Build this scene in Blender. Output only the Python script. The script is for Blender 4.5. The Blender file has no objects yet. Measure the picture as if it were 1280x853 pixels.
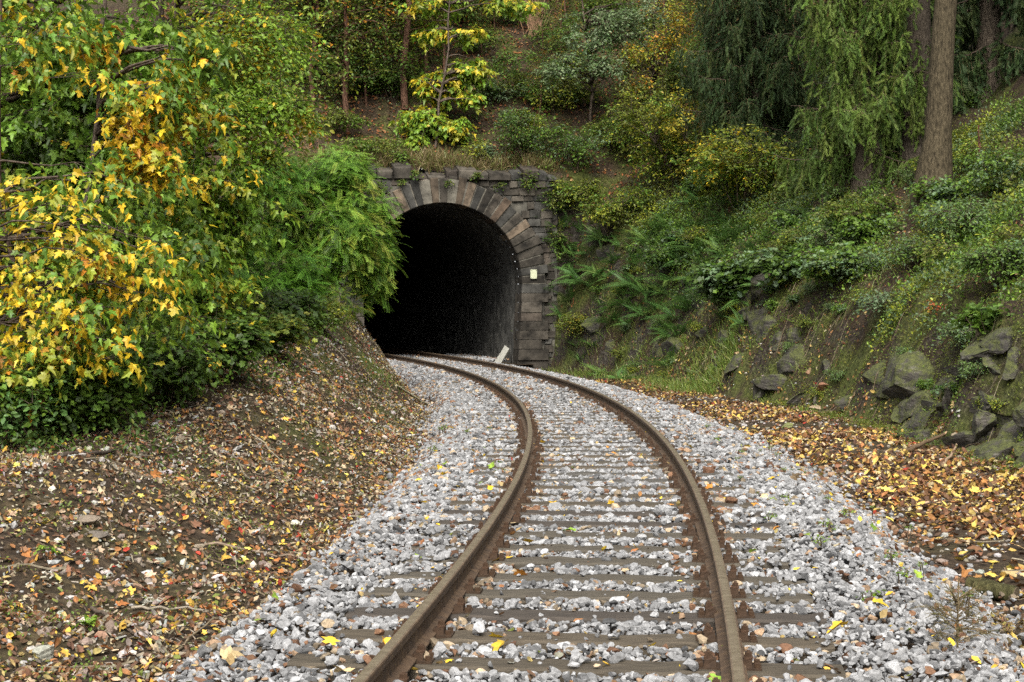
import bpy, math
import numpy as np

R = math.radians
rng = np.random.default_rng(11)
scene = bpy.context.scene
COL = scene.collection

# ------------------------------------------------------------------ camera, sky, sun, exposure
HCAM, FPX, PX0, PY0 = 1.488, 2200.0, 640.0, 382.0
cd = bpy.data.cameras.new('camera')
cam = bpy.data.objects.new('camera', cd)
COL.objects.link(cam)
cam.location = (0, 0, HCAM)
cam.rotation_euler = (R(90), 0, 0)
cd.sensor_width = 36.0
cd.lens = FPX / 1280 * 36
cd.shift_y = -44.5 / 1280
cd.clip_end = 1000
scene.camera = cam

SUN_EL, SUN_AZ = 48.0, 182.0          # azimuth clockwise from +Y
world = bpy.data.worlds.new('World')
scene.world = world
world.use_nodes = True
nt = world.node_tree
bg = nt.nodes['Background']
sky = nt.nodes.new('ShaderNodeTexSky')
sky.sky_type = 'NISHITA'
sky.sun_disc = False
sky.sun_elevation = R(SUN_EL)
sky.sun_rotation = R(SUN_AZ)
sky.air_density = 1.0
sky.dust_density = 3.0
hs = nt.nodes.new('ShaderNodeHueSaturation')
hs.inputs['Saturation'].default_value = 0.15
nt.links.new(sky.outputs[0], hs.inputs['Color'])
nt.links.new(hs.outputs[0], bg.inputs['Color'])
bg.inputs['Strength'].default_value = 0.15
sd = bpy.data.lights.new('sun', 'SUN')
sd.energy = 1.5
sd.angle = R(30)
sd.color = (1.0, 0.93, 0.80)
sun = bpy.data.objects.new('sun', sd)
COL.objects.link(sun)
sun.rotation_euler = (R(90 - SUN_EL), 0, R(180 - SUN_AZ))
sun.location = (-20, -20, 40)
scene.view_settings.view_transform = 'Standard'
scene.view_settings.look = 'None'
scene.view_settings.exposure = 1.5
scene.view_settings.gamma = 1.0
scene.view_settings.use_curve_mapping = False
scene.cycles.use_denoising = False
scene.cycles.max_bounces = 6
scene.cycles.diffuse_bounces = 3
scene.cycles.glossy_bounces = 2
scene.cycles.transmission_bounces = 3

# ------------------------------------------------------------------ numeric helpers
PC = [-0.700735053, 4.11437660, -1.79520737, -1.15768329, 0.270722663]


def _xc(Y):
    t = Y / 30
    return PC[0] + t * (PC[1] + t * (PC[2] + t * (PC[3] + t * PC[4])))


def _dxc(Y):
    t = Y / 30
    return (PC[1] + t * (2 * PC[2] + t * (3 * PC[3] + t * 4 * PC[4]))) / 30


def Xc(Y):
    Y = np.asarray(Y, float)
    lo, hi = 5.0, 54.0
    Ym = np.clip(Y, lo, hi)
    r = _xc(Ym)
    r = r + np.where(Y < lo, (Y - lo) * _dxc(lo), 0)
    d = np.maximum(Y - hi, 0)
    r = r + d * _dxc(hi) - 0.0033 * d * d
    return r


def dXc(Y):
    return (Xc(np.asarray(Y) + .05) - Xc(np.asarray(Y) - .05)) / .1


def track(Y, off, z=0.0):
    """point at lateral offset from the track centre line"""
    d = dXc(Y)
    n = 1 / np.sqrt(1 + d * d)
    return np.stack([Xc(Y) + off * n, Y - off * d * n, np.full(np.shape(Y), z)], -1)


def _hash(i, j, s):
    h = np.sin(i * 127.1 + j * 311.7 + s * 74.7) * 43758.5453
    return h - np.floor(h)


def vnoise(x, y, s=0):
    i, j = np.floor(x), np.floor(y)
    fx, fy = x - i, y - j
    fx, fy = fx * fx * (3 - 2 * fx), fy * fy * (3 - 2 * fy)
    a, b = _hash(i, j, s), _hash(i + 1, j, s)
    c, d = _hash(i, j + 1, s), _hash(i + 1, j + 1, s)
    return (a * (1 - fx) + b * fx) * (1 - fy) + (c * (1 - fx) + d * fx) * fy


def fbm(x, y, s=0, o=4):
    r, a, t = 0, .5, 0
    for k in range(o):
        r = r + a * vnoise(x * 2 ** k, y * 2 ** k, s + k * 3.1)
        t += a
        a *= .5
    return r / t * 2 - 1


def sstep(a, b, x):
    t = np.clip((x - a) / (b - a), 0, 1)
    return t * t * (3 - 2 * t)


# tunnel portal frame
PORT = np.array([-2.05, 52.0])
PA = np.array([-0.226, 0.974])          # into the hill
PR = np.array([0.974, 0.226])           # to the right along the wall


def H(X, Y):
    X = np.asarray(X, float)
    Y = np.asarray(Y, float)
    u = X - Xc(Y)
    dx, dy = X - PORT[0], Y - PORT[1]
    s = dx * PR[0] + dy * PR[1]
    t = dx * PA[0] + dy * PA[1]
    n1 = fbm(X * .9, Y * .9, 1)
    n2 = fbm(X * 3.2, Y * 3.2, 5, 3)
    z = np.full(X.shape, -0.245) + .012 * n2
    # left bank
    hc = np.interp(Y, [0, 8, 13, 18, 23, 29, 36, 60], [-.38, -.35, -.26, .12, .78, 1.28, 1.42, 1.65])
    wl = np.interp(Y, [0, 12, 20, 30, 38, 60], [2.2, 2.4, 2.6, 2.3, 1.5, 1.4])
    q = -u - 2.0
    edge = -.24 - .2 * sstep(1.75, 2.15, -u)
    ramp = sstep(0, 1, np.clip((q - .1) / wl, 0, 1)) * .6 + .4 * np.clip((q - .1) / wl, 0, 1)
    zl = edge + (hc + .44) * ramp + .04 * np.maximum(q - wl, 0) + .62 * np.maximum(q - 7, 0)
    zl = zl + np.exp(-((X + 3.55) ** 2 / 1.3 + (Y - 13.6) ** 2 / 2.2)) * .42
    zl = zl + np.exp(-((X + 3.0) ** 2 / 1.0 + (Y - 20.) ** 2 / 5.0)) * .25
    zl = zl + sstep(0, .6, q) * (.15 * n1 + .06 * n2 + .05 * fbm(X * 1.9, Y * 1.9, 15, 3)) + sstep(6, 12, q) * .4 * n1
    z = np.where(u < -1.7, zl, z)
    # right ditch and bank
    uR = np.interp(Y, [0, 24, 36, 46, 50, 52, 60], [4.95, 4.9, 4.75, 4.5, 4.05, 3.6, 3.55])
    uR = uR + .45 * fbm(Y * .35, Y * 0 + 3, 9, 2)
    hs_ = np.interp(Y, [0, 22, 34, 44, 50, 52, 60], [1.5, 1.6, 2.2, 3.2, 4.0, 4.8, 5.2])
    sl = np.interp(Y, [0, 30, 44, 50, 52, 60], [1.7, 1.7, 1.8, 2.8, 4.5, 4.5])
    w1 = hs_ / sl
    q = u - uR
    zr = -.24 - .28 * sstep(1.8, 2.6, u) + .06 * sstep(2.8, uR, u)
    blk = np.round((X * .8 + Y * .5 + .5 * n1) * 1.3) / 1.3
    rockn = .35 * (vnoise(blk * 2.1, Y * .45 + X * .3, 21) - .5) + .22 * n2
    face = sstep(0, .35, q) * (1 - sstep(w1, w1 + 1.6, q))
    zr = zr + np.clip(q / w1, 0, 1) * hs_ + np.maximum(q - w1, 0) * .72
    zr = zr + face * (rockn + .22 * n1) + sstep(.0, .6, u - 2.2) * (.05 * n1 + .02 * n2) + sstep(2, 5, q) * (.35 * n1)
    z = np.where(u > 1.75, zr, z)
    # hill over the tunnel
    steep = np.where(np.abs(s) < 3.5, 40.0, np.where(np.abs(s) < 6, 8.0, 2.2))
    slope = .80
    tt = t - .35
    zh = np.where(tt > 0, 5.42 + slope * np.minimum(tt, 4.6) + (.34 + .34 * sstep(-2, 4, s)) * np.maximum(tt - 4.6, 0),
                  5.42 + steep * tt) + .3 * n1 * sstep(0, 2, tt) + .08 * n2
    return np.maximum(z, zh)


def at(px, py, Y):
    """the place seen at a photo pixel, at a given distance"""
    return np.array([(px - PX0) / FPX * Y, Y, HCAM - (py - PY0) / FPX * Y])


def hit(px, py, y0=6.0, y1=95.0):
    """where the ground is seen at a photo pixel"""
    Y = np.arange(y0, y1, .04)
    X = (px - PX0) / FPX * Y
    Z = HCAM - (py - PY0) / FPX * Y
    k = np.nonzero(H(X, Y) >= Z)[0]
    k = k[0] if len(k) else len(Y) - 1
    return np.array([X[k], Y[k], H(X[k:k + 1], Y[k:k + 1])[0]])


def norm(v):
    v = np.asarray(v, float)
    return v / np.maximum(np.linalg.norm(v, axis=-1, keepdims=True), 1e-9)


def hnormal(X, Y, e=.08):
    dx = (H(X + e, Y) - H(X - e, Y)) / (2 * e)
    dy = (H(X, Y + e) - H(X, Y - e)) / (2 * e)
    return norm(np.stack([-dx, -dy, np.ones_like(dx)], -1))


# ------------------------------------------------------------------ mesh builder
class MB:
    def __init__(self):
        self.V, self.T3, self.T4, self.C3, self.C4, self.n = [], [], [], [], [], 0

    def add(self, V, F, tint=(1, 1, 1)):
        V = np.asarray(V, float).reshape(-1, 3)
        F = np.asarray(F, int)
        t = np.broadcast_to(np.asarray(tint, float), (len(F), 3))
        (self.T3 if F.shape[1] == 3 else self.T4).append(F + self.n)
        (self.C3 if F.shape[1] == 3 else self.C4).append(t)
        self.V.append(V)
        self.n += len(V)

    def mesh(self, name, mat, smooth=False, origin=(0, 0, 0)):
        V = np.concatenate(self.V) - np.asarray(origin)
        n3 = sum(len(a) for a in self.T3)
        n4 = sum(len(a) for a in self.T4)
        loops, cols = [], []
        if n3:
            loops.append(np.concatenate(self.T3).ravel())
            cols.append(np.concatenate(self.C3))
        if n4:
            loops.append(np.concatenate(self.T4).ravel())
            cols.append(np.concatenate(self.C4))
        L = np.concatenate(loops)
        Cc = np.concatenate(cols)
        me = bpy.data.meshes.new(name)
        me.vertices.add(len(V))
        me.vertices.foreach_set('co', V.astype(np.float32).ravel())
        me.loops.add(len(L))
        me.loops.foreach_set('vertex_index', L.astype(np.int32))
        me.polygons.add(n3 + n4)
        st = np.concatenate([np.arange(n3) * 3, n3 * 3 + np.arange(n4) * 4])
        me.polygons.foreach_set('loop_start', st.astype(np.int32))
        me.polygons.foreach_set('use_smooth', np.full(n3 + n4, smooth))
        me.update(calc_edges=True)
        a = me.attributes.new('tint', 'FLOAT_COLOR', 'FACE')
        a.data.foreach_set('color', np.concatenate([Cc, np.ones((len(Cc), 1))], 1).astype(np.float32).ravel())
        me.materials.append(mat)
        return me


def tag(o, label=None, cat=None, group=None, kind=None):
    if label: o['label'] = label
    if cat: o['category'] = cat
    if group: o['group'] = group
    if kind: o['kind'] = kind
    return o


def obj(name, mb, mat, parent=None, smooth=False, origin=(0, 0, 0)):
    o = bpy.data.objects.new(name, mb.mesh(name, mat, smooth, origin))
    COL.objects.link(o)
    if parent is None:
        o.location = origin
    else:
        o.parent = parent
    return o


def thing(name, label, cat, loc, group=None):
    o = bpy.data.objects.new(name, None)
    o.empty_display_size = .2
    COL.objects.link(o)
    o.location = loc
    return tag(o, label, cat, group)


def dup(root, loc, rz=0, sc=1.0, label=None):
    r = root.copy()
    COL.objects.link(r)
    r.location = loc
    r.rotation_euler = (0, 0, rz)
    r.scale = (sc, sc, sc)
    if label: r['label'] = label
    for ch in root.children:
        c = ch.copy()
        COL.objects.link(c)
        c.parent = r
    return r


def tube(mb, P, rad, sides=5, tint=(1, 1, 1), cap=False):
    P = np.asarray(P, float)
    n = len(P)
    rad = np.broadcast_to(np.asarray(rad, float), (n,))
    D = norm(np.gradient(P, axis=0))
    ref = np.array([0, 0, 1.0]) if abs(D[:, 2]).mean() < .8 else np.array([1.0, 0, 0])
    A = norm(np.cross(D, ref))
    B = np.cross(D, A)
    th = np.arange(sides) / sides * 2 * np.pi
    V = P[:, None] + rad[:, None, None] * (np.cos(th)[None, :, None] * A[:, None] + np.sin(th)[None, :, None] * B[:, None])
    i = np.arange(n - 1)[:, None] * sides
    j = np.arange(sides)[None]
    k = (j + 1) % sides
    F = np.stack([i + j, i + k, i + sides + k, i + sides + j], -1).reshape(-1, 4)
    mb.add(V, F, tint)
    if cap:
        for r0, c in ((0, P[0]), ((n - 1) * sides, P[-1])):
            VV = np.vstack([V.reshape(-1, 3)[r0:r0 + sides], c])
            FF = np.stack([np.arange(sides), (np.arange(sides) + 1) % sides, np.full(sides, sides)], -1)
            mb.add(VV, FF, tint)


def box(mb, c, h, tint=(1, 1, 1), M=None, jit=0):
    s = np.array([(-1, -1, -1), (1, -1, -1), (1, 1, -1), (-1, 1, -1), (-1, -1, 1), (1, -1, 1), (1, 1, 1), (-1, 1, 1)], float)
    V = s * np.asarray(h)
    if jit: V = V + rng.normal(0, jit, V.shape)
    if M is not None: V = V @ np.asarray(M)
    V = V + np.asarray(c)
    F = [(0, 3, 2, 1), (4, 5, 6, 7), (0, 1, 5, 4), (1, 2, 6, 5), (2, 3, 7, 6), (3, 0, 4, 7)]
    mb.add(V, F, tint)


def chamfer(mb, P8, b, tint):
    """hexahedron with its front face (first four corners) inset: a stone with worn edges"""
    P8 = np.asarray(P8, float)
    f, k = P8[:4], P8[4:]
    c = f.mean(0)
    w = np.linalg.norm(f - c, axis=1).mean()
    fi = c + (f - c) * (1 - b / w)
    fm = f + (k - f) * min(.3, b / max(np.linalg.norm(k[0] - f[0]), 1e-6))
    V = np.vstack([fi, fm, k])
    F = [(0, 1, 2, 3)]
    for i in range(4):
        j = (i + 1) % 4
        F += [(i, i + 4, j + 4, j), (i + 4, i + 8, j + 8, j + 4)]
    F.append((11, 10, 9, 8))
    mb.add(V, F, tint)


# ------------------------------------------------------------------ materials
def mat(name, build):
    m = bpy.data.materials.new(name)
    m.use_nodes = True
    n = m.node_tree.nodes
    build(m.node_tree, n, m.node_tree.links, n['Principled BSDF'])
    return m


def nd(n, t, **kw):
    o = n.new(t)
    for k, v in kw.items():
        setattr(o, k, v)
    return o


def noise(n, l, scale, detail=4, vec=None, rough=.6):
    t = n.new('ShaderNodeTexNoise')
    t.inputs['Scale'].default_value = scale
    t.inputs['Detail'].default_value = detail
    t.inputs['Roughness'].default_value = rough
    if vec is not None: l.new(vec, t.inputs['Vector'])
    return t


def ramp(n, l, fac, stops):
    r = n.new('ShaderNodeValToRGB')
    e = r.color_ramp.elements
    while len(e) < len(stops): e.new(.5)
    for i, (p, c) in enumerate(stops):
        e[i].position = p
        e[i].color = (*c, 1) if len(c) == 3 else c
    l.new(fac, r.inputs[0])
    return r


def mixc(n, l, fac, a, b, mode='MIX'):
    m = n.new('ShaderNodeMix')
    m.data_type = 'RGBA'
    m.blend_type = mode
    for s, v in ((m.inputs[0], fac), (m.inputs[6], a), (m.inputs[7], b)):
        if hasattr(v, 'links') or isinstance(v, bpy.types.NodeSocket): l.new(v, s)
        elif isinstance(v, (int, float)): s.default_value = v
        else: s.default_value = (*v, 1)
    return m.outputs[2]


def bump(n, l, h, strength, dist, p):
    b = n.new('ShaderNodeBump')
    b.inputs['Strength'].default_value = strength
    b.inputs['Distance'].default_value = dist
    l.new(h, b.inputs['Height'])
    l.new(b.outputs[0], p.inputs['Normal'])


def tint_mat(name, rough=.8, spec=.3, nscale=30, namp=.35, bstr=0., bdist=.01, trans=0.0, stretch=None):
    def f(t, n, l, p):
        a = nd(n, 'ShaderNodeAttribute', attribute_name='tint')
        tc = nd(n, 'ShaderNodeTexCoord')
        v = tc.outputs['Object']
        if stretch:
            mp = nd(n, 'ShaderNodeMapping')
            mp.inputs['Scale'].default_value = stretch
            l.new(v, mp.inputs[0])
            v = mp.outputs[0]
        ns = noise(n, l, nscale, 5, v)
        r = ramp(n, l, ns.outputs[0], [(.3, (1 - namp,) * 3), (.7, (1 + namp,) * 3)])
        c = mixc(n, l, 1.0, a.outputs['Color'], r.outputs[0], 'MULTIPLY')
        l.new(c, p.inputs['Base Color'])
        p.inputs['Roughness'].default_value = rough
        p.inputs['Specular IOR Level'].default_value = spec
        if bstr: bump(n, l, ns.outputs[0], bstr, bdist, p)
        if trans:
            tr = nd(n, 'ShaderNodeBsdfTranslucent')
            l.new(c, tr.inputs['Color'])
            mx = nd(n, 'ShaderNodeMixShader')
            mx.inputs[0].default_value = trans
            l.new(p.outputs[0], mx.inputs[1])
            l.new(tr.outputs[0], mx.inputs[2])
            l.new(mx.outputs[0], n['Material Output'].inputs[0])
    return mat(name, f)


M_LEAF = tint_mat('leaf', .45, .35, 25, .18, trans=.38)
M_DRY = tint_mat('dry_leaf', .7, .25, 40, .3, trans=.08)
M_NEEDLE = tint_mat('needle', .6, .2, 20, .2, trans=.12)
M_STONE = tint_mat('ballast_stone', .85, .25, 60, .38, .5, .006)
M_BARK = tint_mat('bark', .92, .12, 8, .7, 1.0, .05, stretch=(3, 3, .9))
M_WOOD = tint_mat('dead_wood', .85, .2, 30, .4, .5, .01)
M_MASON = tint_mat('masonry_stone', .85, .2, 3.2, .8, .9, .03)
M_SLEEPER = tint_mat('sleeper_timber', .75, .3, 10, .45, .8, .012, stretch=(.6, 5, 5))
M_IRON = tint_mat('rusty_iron', .8, .25, 40, .35, .5, .004)
M_PLAQUE = tint_mat('painted_plate', .6, .4, 10, .12)


def f_rail(t, n, l, p):
    g = nd(n, 'ShaderNodeNewGeometry')
    sx = nd(n, 'ShaderNodeSeparateXYZ')
    l.new(g.outputs['Normal'], sx.inputs[0])
    tc = nd(n, 'ShaderNodeTexCoord')
    ns = noise(n, l, 14, 6, tc.outputs['Object'])
    rust = ramp(n, l, ns.outputs[0], [(.3, (.035, .020, .011)), (.55, (.075, .044, .022)), (.75, (.125, .078, .04))])
    worn = ramp(n, l, ns.outputs[0], [(.3, (.14, .108, .072)), (.7, (.25, .205, .145))])
    k = ramp(n, l, sx.outputs[2], [(.80, (0, 0, 0)), (.97, (1, 1, 1))])
    so = nd(n, 'ShaderNodeSeparateXYZ')
    l.new(tc.outputs['Object'], so.inputs[0])
    hz = nd(n, 'ShaderNodeMath', operation='GREATER_THAN')
    hz.inputs[1].default_value = -.03
    l.new(so.outputs[2], hz.inputs[0])
    kk = nd(n, 'ShaderNodeMath', operation='MULTIPLY')
    l.new(k.outputs[0], kk.inputs[0])
    l.new(hz.outputs[0], kk.inputs[1])
    l.new(mixc(n, l, kk.outputs[0], rust.outputs[0], worn.outputs[0]), p.inputs['Base Color'])
    mr = ramp(n, l, kk.outputs[0], [(0, (.8,) * 3), (1, (.36,) * 3)])
    l.new(mr.outputs[0], p.inputs['Roughness'])
    mm = nd(n, 'ShaderNodeMath', operation='MULTIPLY')
    mm.inputs[1].default_value = .45
    l.new(kk.outputs[0], mm.inputs[0])
    l.new(mm.outputs[0], p.inputs['Metallic'])
    bump(n, l, ns.outputs[0], .25, .003, p)


M_RAIL = mat('rail_steel', f_rail)


def f_ground(t, n, l, p):
    tc = nd(n, 'ShaderNodeTexCoord')
    v = tc.outputs['Object']
    big = noise(n, l, .7, 5, v)
    fine = noise(n, l, 14, 6, v)
    soil = ramp(n, l, fine.outputs[0], [(.25, (.012, .008, .006)), (.5, (.036, .025, .016)), (.66, (.07, .049, .03)), (.8, (.14, .108, .07))])
    moss = ramp(n, l, fine.outputs[0], [(.3, (.02, .028, .006)), (.7, (.10, .12, .025))])
    rock = ramp(n, l, fine.outputs[0], [(.25, (.010, .008, .006)), (.5, (.034, .029, .023)), (.75, (.10, .09, .075))])
    g = nd(n, 'ShaderNodeNewGeometry')
    sx = nd(n, 'ShaderNodeSeparateXYZ')
    l.new(g.outputs['Normal'], sx.inputs[0])
    steep = ramp(n, l, sx.outputs[2], [(.38, (1, 1, 1)), (.60, (0, 0, 0))])
    mk = ramp(n, l, big.outputs[0], [(.47, (0, 0, 0)), (.6, (1, 1, 1))])
    rk = ramp(n, l, noise(n, l, 1.6, 4, v).outputs[0], [(.42, (0, 0, 0)), (.52, (1, 1, 1))])
    rm = mixc(n, l, 1.0, steep.outputs[0], rk.outputs[0], 'MULTIPLY')
    c = mixc(n, l, rm, soil.outputs[0], rock.outputs[0])
    sl2 = ramp(n, l, sx.outputs[2], [(.75, (.75,) * 3), (.93, (.12,) * 3)])
    mm = mixc(n, l, 1.0, mk.outputs[0], sl2.outputs[0], 'MULTIPLY')
    c = mixc(n, l, mm, c, moss.outputs[0])
    l.new(c, p.inputs['Base Color'])
    p.inputs['Roughness'].default_value = .95
    p.inputs['Specular IOR Level'].default_value = .15
    bump(n, l, fine.outputs[0], 1.0, .05, p)


M_GROUND = mat('woodland_soil', f_ground)


def f_rock(t, n, l, p):
    tc = nd(n, 'ShaderNodeTexCoord')
    v = tc.outputs['Object']
    mp = nd(n, 'ShaderNodeMapping')
    mp.inputs['Rotation'].default_value = (.3, .9, .2)
    mp.inputs['Scale'].default_value = (1, 1, 4)
    l.new(v, mp.inputs[0])
    st = noise(n, l, 2.6, 6, mp.outputs[0], .7)
    c = ramp(n, l, st.outputs[0], [(.3, (.010, .008, .006)), (.47, (.030, .026, .021)), (.6, (.066, .058, .047)), (.74, (.17, .16, .135))])
    big = noise(n, l, 3.5, 8, v, .72)
    g = nd(n, 'ShaderNodeNewGeometry')
    sx = nd(n, 'ShaderNodeSeparateXYZ')
    l.new(g.outputs['Normal'], sx.inputs[0])
    ad = nd(n, 'ShaderNodeMath', operation='MULTIPLY_ADD')
    ad.inputs[1].default_value = .16
    l.new(sx.outputs[2], ad.inputs[0])
    l.new(big.outputs[0], ad.inputs[2])
    mk = ramp(n, l, ad.outputs[0], [(.49, (0, 0, 0)), (.63, (.95, .95, .95))])
    fine = noise(n, l, 22, 5, v)
    moss = ramp(n, l, fine.outputs[0], [(.3, (.016, .020, .004)), (.7, (.085, .095, .016))])
    l.new(mixc(n, l, mk.outputs[0], c.outputs[0], moss.outputs[0]), p.inputs['Base Color'])
    p.inputs['Roughness'].default_value = .85
    bump(n, l, st.outputs[0], .9, .06, p)


M_ROCK = mat('mossy_slate', f_rock)


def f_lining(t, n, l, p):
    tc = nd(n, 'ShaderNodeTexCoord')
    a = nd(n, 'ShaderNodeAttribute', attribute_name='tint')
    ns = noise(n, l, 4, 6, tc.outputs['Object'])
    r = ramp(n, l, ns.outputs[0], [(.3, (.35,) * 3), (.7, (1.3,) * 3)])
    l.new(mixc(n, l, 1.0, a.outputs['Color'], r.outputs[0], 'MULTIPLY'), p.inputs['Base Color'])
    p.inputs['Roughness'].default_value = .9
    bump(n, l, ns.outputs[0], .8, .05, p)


M_LINING = mat('sooty_lining', f_lining)

# ------------------------------------------------------------------ ground
def axis(lo, hi, fine_lo, fine_hi, d, grow=1.18):
    c = list(np.arange(fine_lo, fine_hi + 1e-6, d))
    s, x = d, c[-1]
    while x < hi:
        s *= grow
        x += s
        c.append(x)
    s, x = d, c[0]
    pre = []
    while x > lo:
        s *= grow
        x -= s
        pre.append(x)
    return np.array(pre[::-1] + c)


gx = axis(-110, 110, -9, 13, .13)
gy = axis(-60, 190, 6, 63, .16)
GX, GY = np.meshgrid(gx, gy)
GZ = H(GX, GY)
nx, ny = len(gx), len(gy)
i = np.arange(ny - 1)[:, None] * nx + np.arange(nx - 1)[None]
F = np.stack([i, i + 1, i + nx + 1, i + nx], -1)
cx = (GX[:-1, :-1] + GX[1:, 1:]) / 2
cy = (GY[:-1, :-1] + GY[1:, 1:]) / 2
s_ = (cx - PORT[0]) * PR[0] + (cy - PORT[1]) * PR[1]
t_ = (cx - PORT[0]) * PA[0] + (cy - PORT[1]) * PA[1]
keep = ~((np.abs(s_) < 2.9) & (t_ > .0) & (t_ < .46))
mb = MB()
mb.add(np.stack([GX, GY, GZ], -1), F[keep].reshape(-1, 4))
tag(obj('ground', mb, M_GROUND, smooth=True), kind='structure')

# ------------------------------------------------------------------ tunnel
def P3(s, t, z):
    s, t, z = np.broadcast_arrays(np.asarray(s, float), np.asarray(t, float), np.asarray(z, float))
    return np.stack([PORT[0] + s * PR[0] + t * PA[0], PORT[1] + s * PR[1] + t * PA[1], z], -1)


RI, ZC, ZTOP = 2.38, 2.13, 5.50           # arch radius, its centre height, top of the parapet
def arch_s(z):                             # inner half width at height z
    z = np.asarray(z, float)
    return np.where(z > ZC, np.sqrt(np.maximum(RI ** 2 - (z - ZC) ** 2, 0)), RI - .025 * (ZC - z) ** 2)


portal = thing('tunnel_portal', 'dark round-arched stone railway tunnel mouth with voussoir ring under the leafy hill', 'tunnel', P3(0, 0, -.3))
PO = P3(0, 0, -.3)


def stone_col(k=1.0):
    b = rng.uniform(.027, .062) * k
    w = rng.random()
    c = np.array([1.06, .92, .74]) if w < .62 else np.array([1.0, .96, .86]) if w < .92 else np.array([1.10, .90, .72])
    return b * c


ring = MB()
nv = 33
RO = 3.14
tc0 = np.linspace(0, np.pi, nv + 1)
for k in range(nv):
    g = .008
    a0, a1 = tc0[k] + g, tc0[k + 1] - g
    ro = RO + rng.uniform(-.06, .08)
    d = -.16 + rng.normal(0, .02)
    c2 = lambda a, r: (r * np.cos(a), ZC + r * np.sin(a))
    q = [c2(a0, RI), c2(a0, ro), c2(a1, ro), c2(a1, RI)]
    fr = [P3(x, d, z) for x, z in q]
    bk = [P3(x, .75, z) for x, z in q]
    mid = (a0 + a1) / 2
    pale = rng.random() < (.75 if 1.25 < mid < 2.6 else .12)
    chamfer(ring, fr[::-1] + bk[::-1], .022, stone_col(1.6 if pale else .75) * (np.array([1.1, .97, .86]) if pale else 1))
# jamb quoins under the springing
for sg in (-1, 1):
    z = ZC
    while z > -.35:
        hh = rng.uniform(.26, .36)
        z0 = max(z - hh, -.45)
        wo = rng.choice([.62, .82])
        s0a, s0b = float(arch_s(z0)), float(arch_s(z))
        q = [(sg * s0a, z0), (sg * (RI + wo), z0), (sg * (RI + wo), z - .012), (sg * s0b, z - .012)]
        d = -.15 + rng.normal(0, .02)
        fr = [P3(x, d, zz) for x, zz in q]
        bk = [P3(x, .75, zz) for x, zz in q]
        if sg > 0: fr, bk = fr, bk
        else: fr, bk = fr[::-1], bk[::-1]
        chamfer(ring, fr + bk, .022, stone_col(1.0))
        z = z0
an = np.linspace(0, np.pi, 61)
ann = np.array([[P3(rr * math.cos(a), -.125, ZC + rr * math.sin(a)) for rr in (RI + .012, RO - .05)] for a in an]).reshape(-1, 3)
ii = np.arange(60) * 2
ring.add(ann, np.stack([ii, ii + 2, ii + 3, ii + 1], -1), (.10, .092, .075))
for sg in (-1, 1):
    q = [(sg * (RI + .012), -.4), (sg * (RI + .6), -.4), (sg * (RI + .6), ZC), (sg * (RI + .012), ZC)]
    ring.add([P3(x, -.115, z) for x, z in q], [(0, 1, 2, 3)], (.10, .092, .078))
sp = [(RI + .016) * np.array([math.cos(a), math.sin(a)]) + [0, ZC] for a in np.linspace(0, np.pi, 61)]
sp = [(RI + .016, -.4)] + [tuple(q) for q in sp] + [(-RI - .016, -.4)]
slv = np.array([[P3(x, -.135, z), P3(x, .34, z)] for x, z in sp]).reshape(-1, 3)
ii = np.arange(len(sp) - 1) * 2
ring.add(slv, np.stack([ii, ii + 1, ii + 3, ii + 2], -1), (.05, .045, .038))
obj('arch_ring', ring, M_MASON, portal, origin=PO)

wall = MB()
z = -.5
while z < ZTOP - .32:
    hh = rng.uniform(.14, .30)
    z1 = min(z + hh, ZTOP - .30)
    for sg in (-1, 1):
        s = 0.0
        zm = (z + z1) / 2
        rr = RO + .02
        s = math.sqrt(max(rr ** 2 - (zm - ZC) ** 2, 0)) if zm > ZC - .15 else RI + .72
        if zm > ZC + rr: s = 0.0
        end = (3.38 if sg > 0 else 3.95) + rng.uniform(-.15, .2)
        while s < end:
            ww = rng.uniform(.18, .52)
            s1 = min(s + ww, end)
            if s1 - s > .06:
                g = .008
                d = -.04 + rng.normal(0, .03)
                ji = rng.normal(0, .012, 8)
                q = [(sg * (s + g) + ji[0], z + g + ji[1]), (sg * (s1 - g) + ji[2], z + g + ji[3]), (sg * (s1 - g) + ji[4], z1 - g + ji[5]), (sg * (s + g) + ji[6], z1 - g + ji[7])]
                if sg < 0: q = q[::-1]
                fr = [P3(x, d, zz) for x, zz in q]
                bk = [P3(x, .3, zz) for x, zz in q]
                chamfer(wall, fr + bk, .025, stone_col(1.0))
            s = s1
    z = z1
# mortar bed behind the stones, left and right of the opening and above it
zs = np.linspace(-.6, ZTOP - .3, 40)
for za, zb in zip(zs[:-1], zs[1:]):
    for sg in (-1, 1):
        ia = math.sqrt(max((RI + .004) ** 2 - (za - ZC) ** 2, 0)) if za > ZC else RI + .004
        ib = math.sqrt(max((RI + .004) ** 2 - (zb - ZC) ** 2, 0)) if zb > ZC else RI + .004
        q = [(sg * ia, za), (sg * (3.5 if sg > 0 else 4.0), za), (sg * (3.5 if sg > 0 else 4.0), zb), (sg * ib, zb)]
        wall.add([P3(x, .015, zz) for x, zz in q], [(0, 1, 2, 3)], (.075, .07, .058))
obj('rubble_wall', wall, M_MASON, portal, origin=PO)

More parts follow.
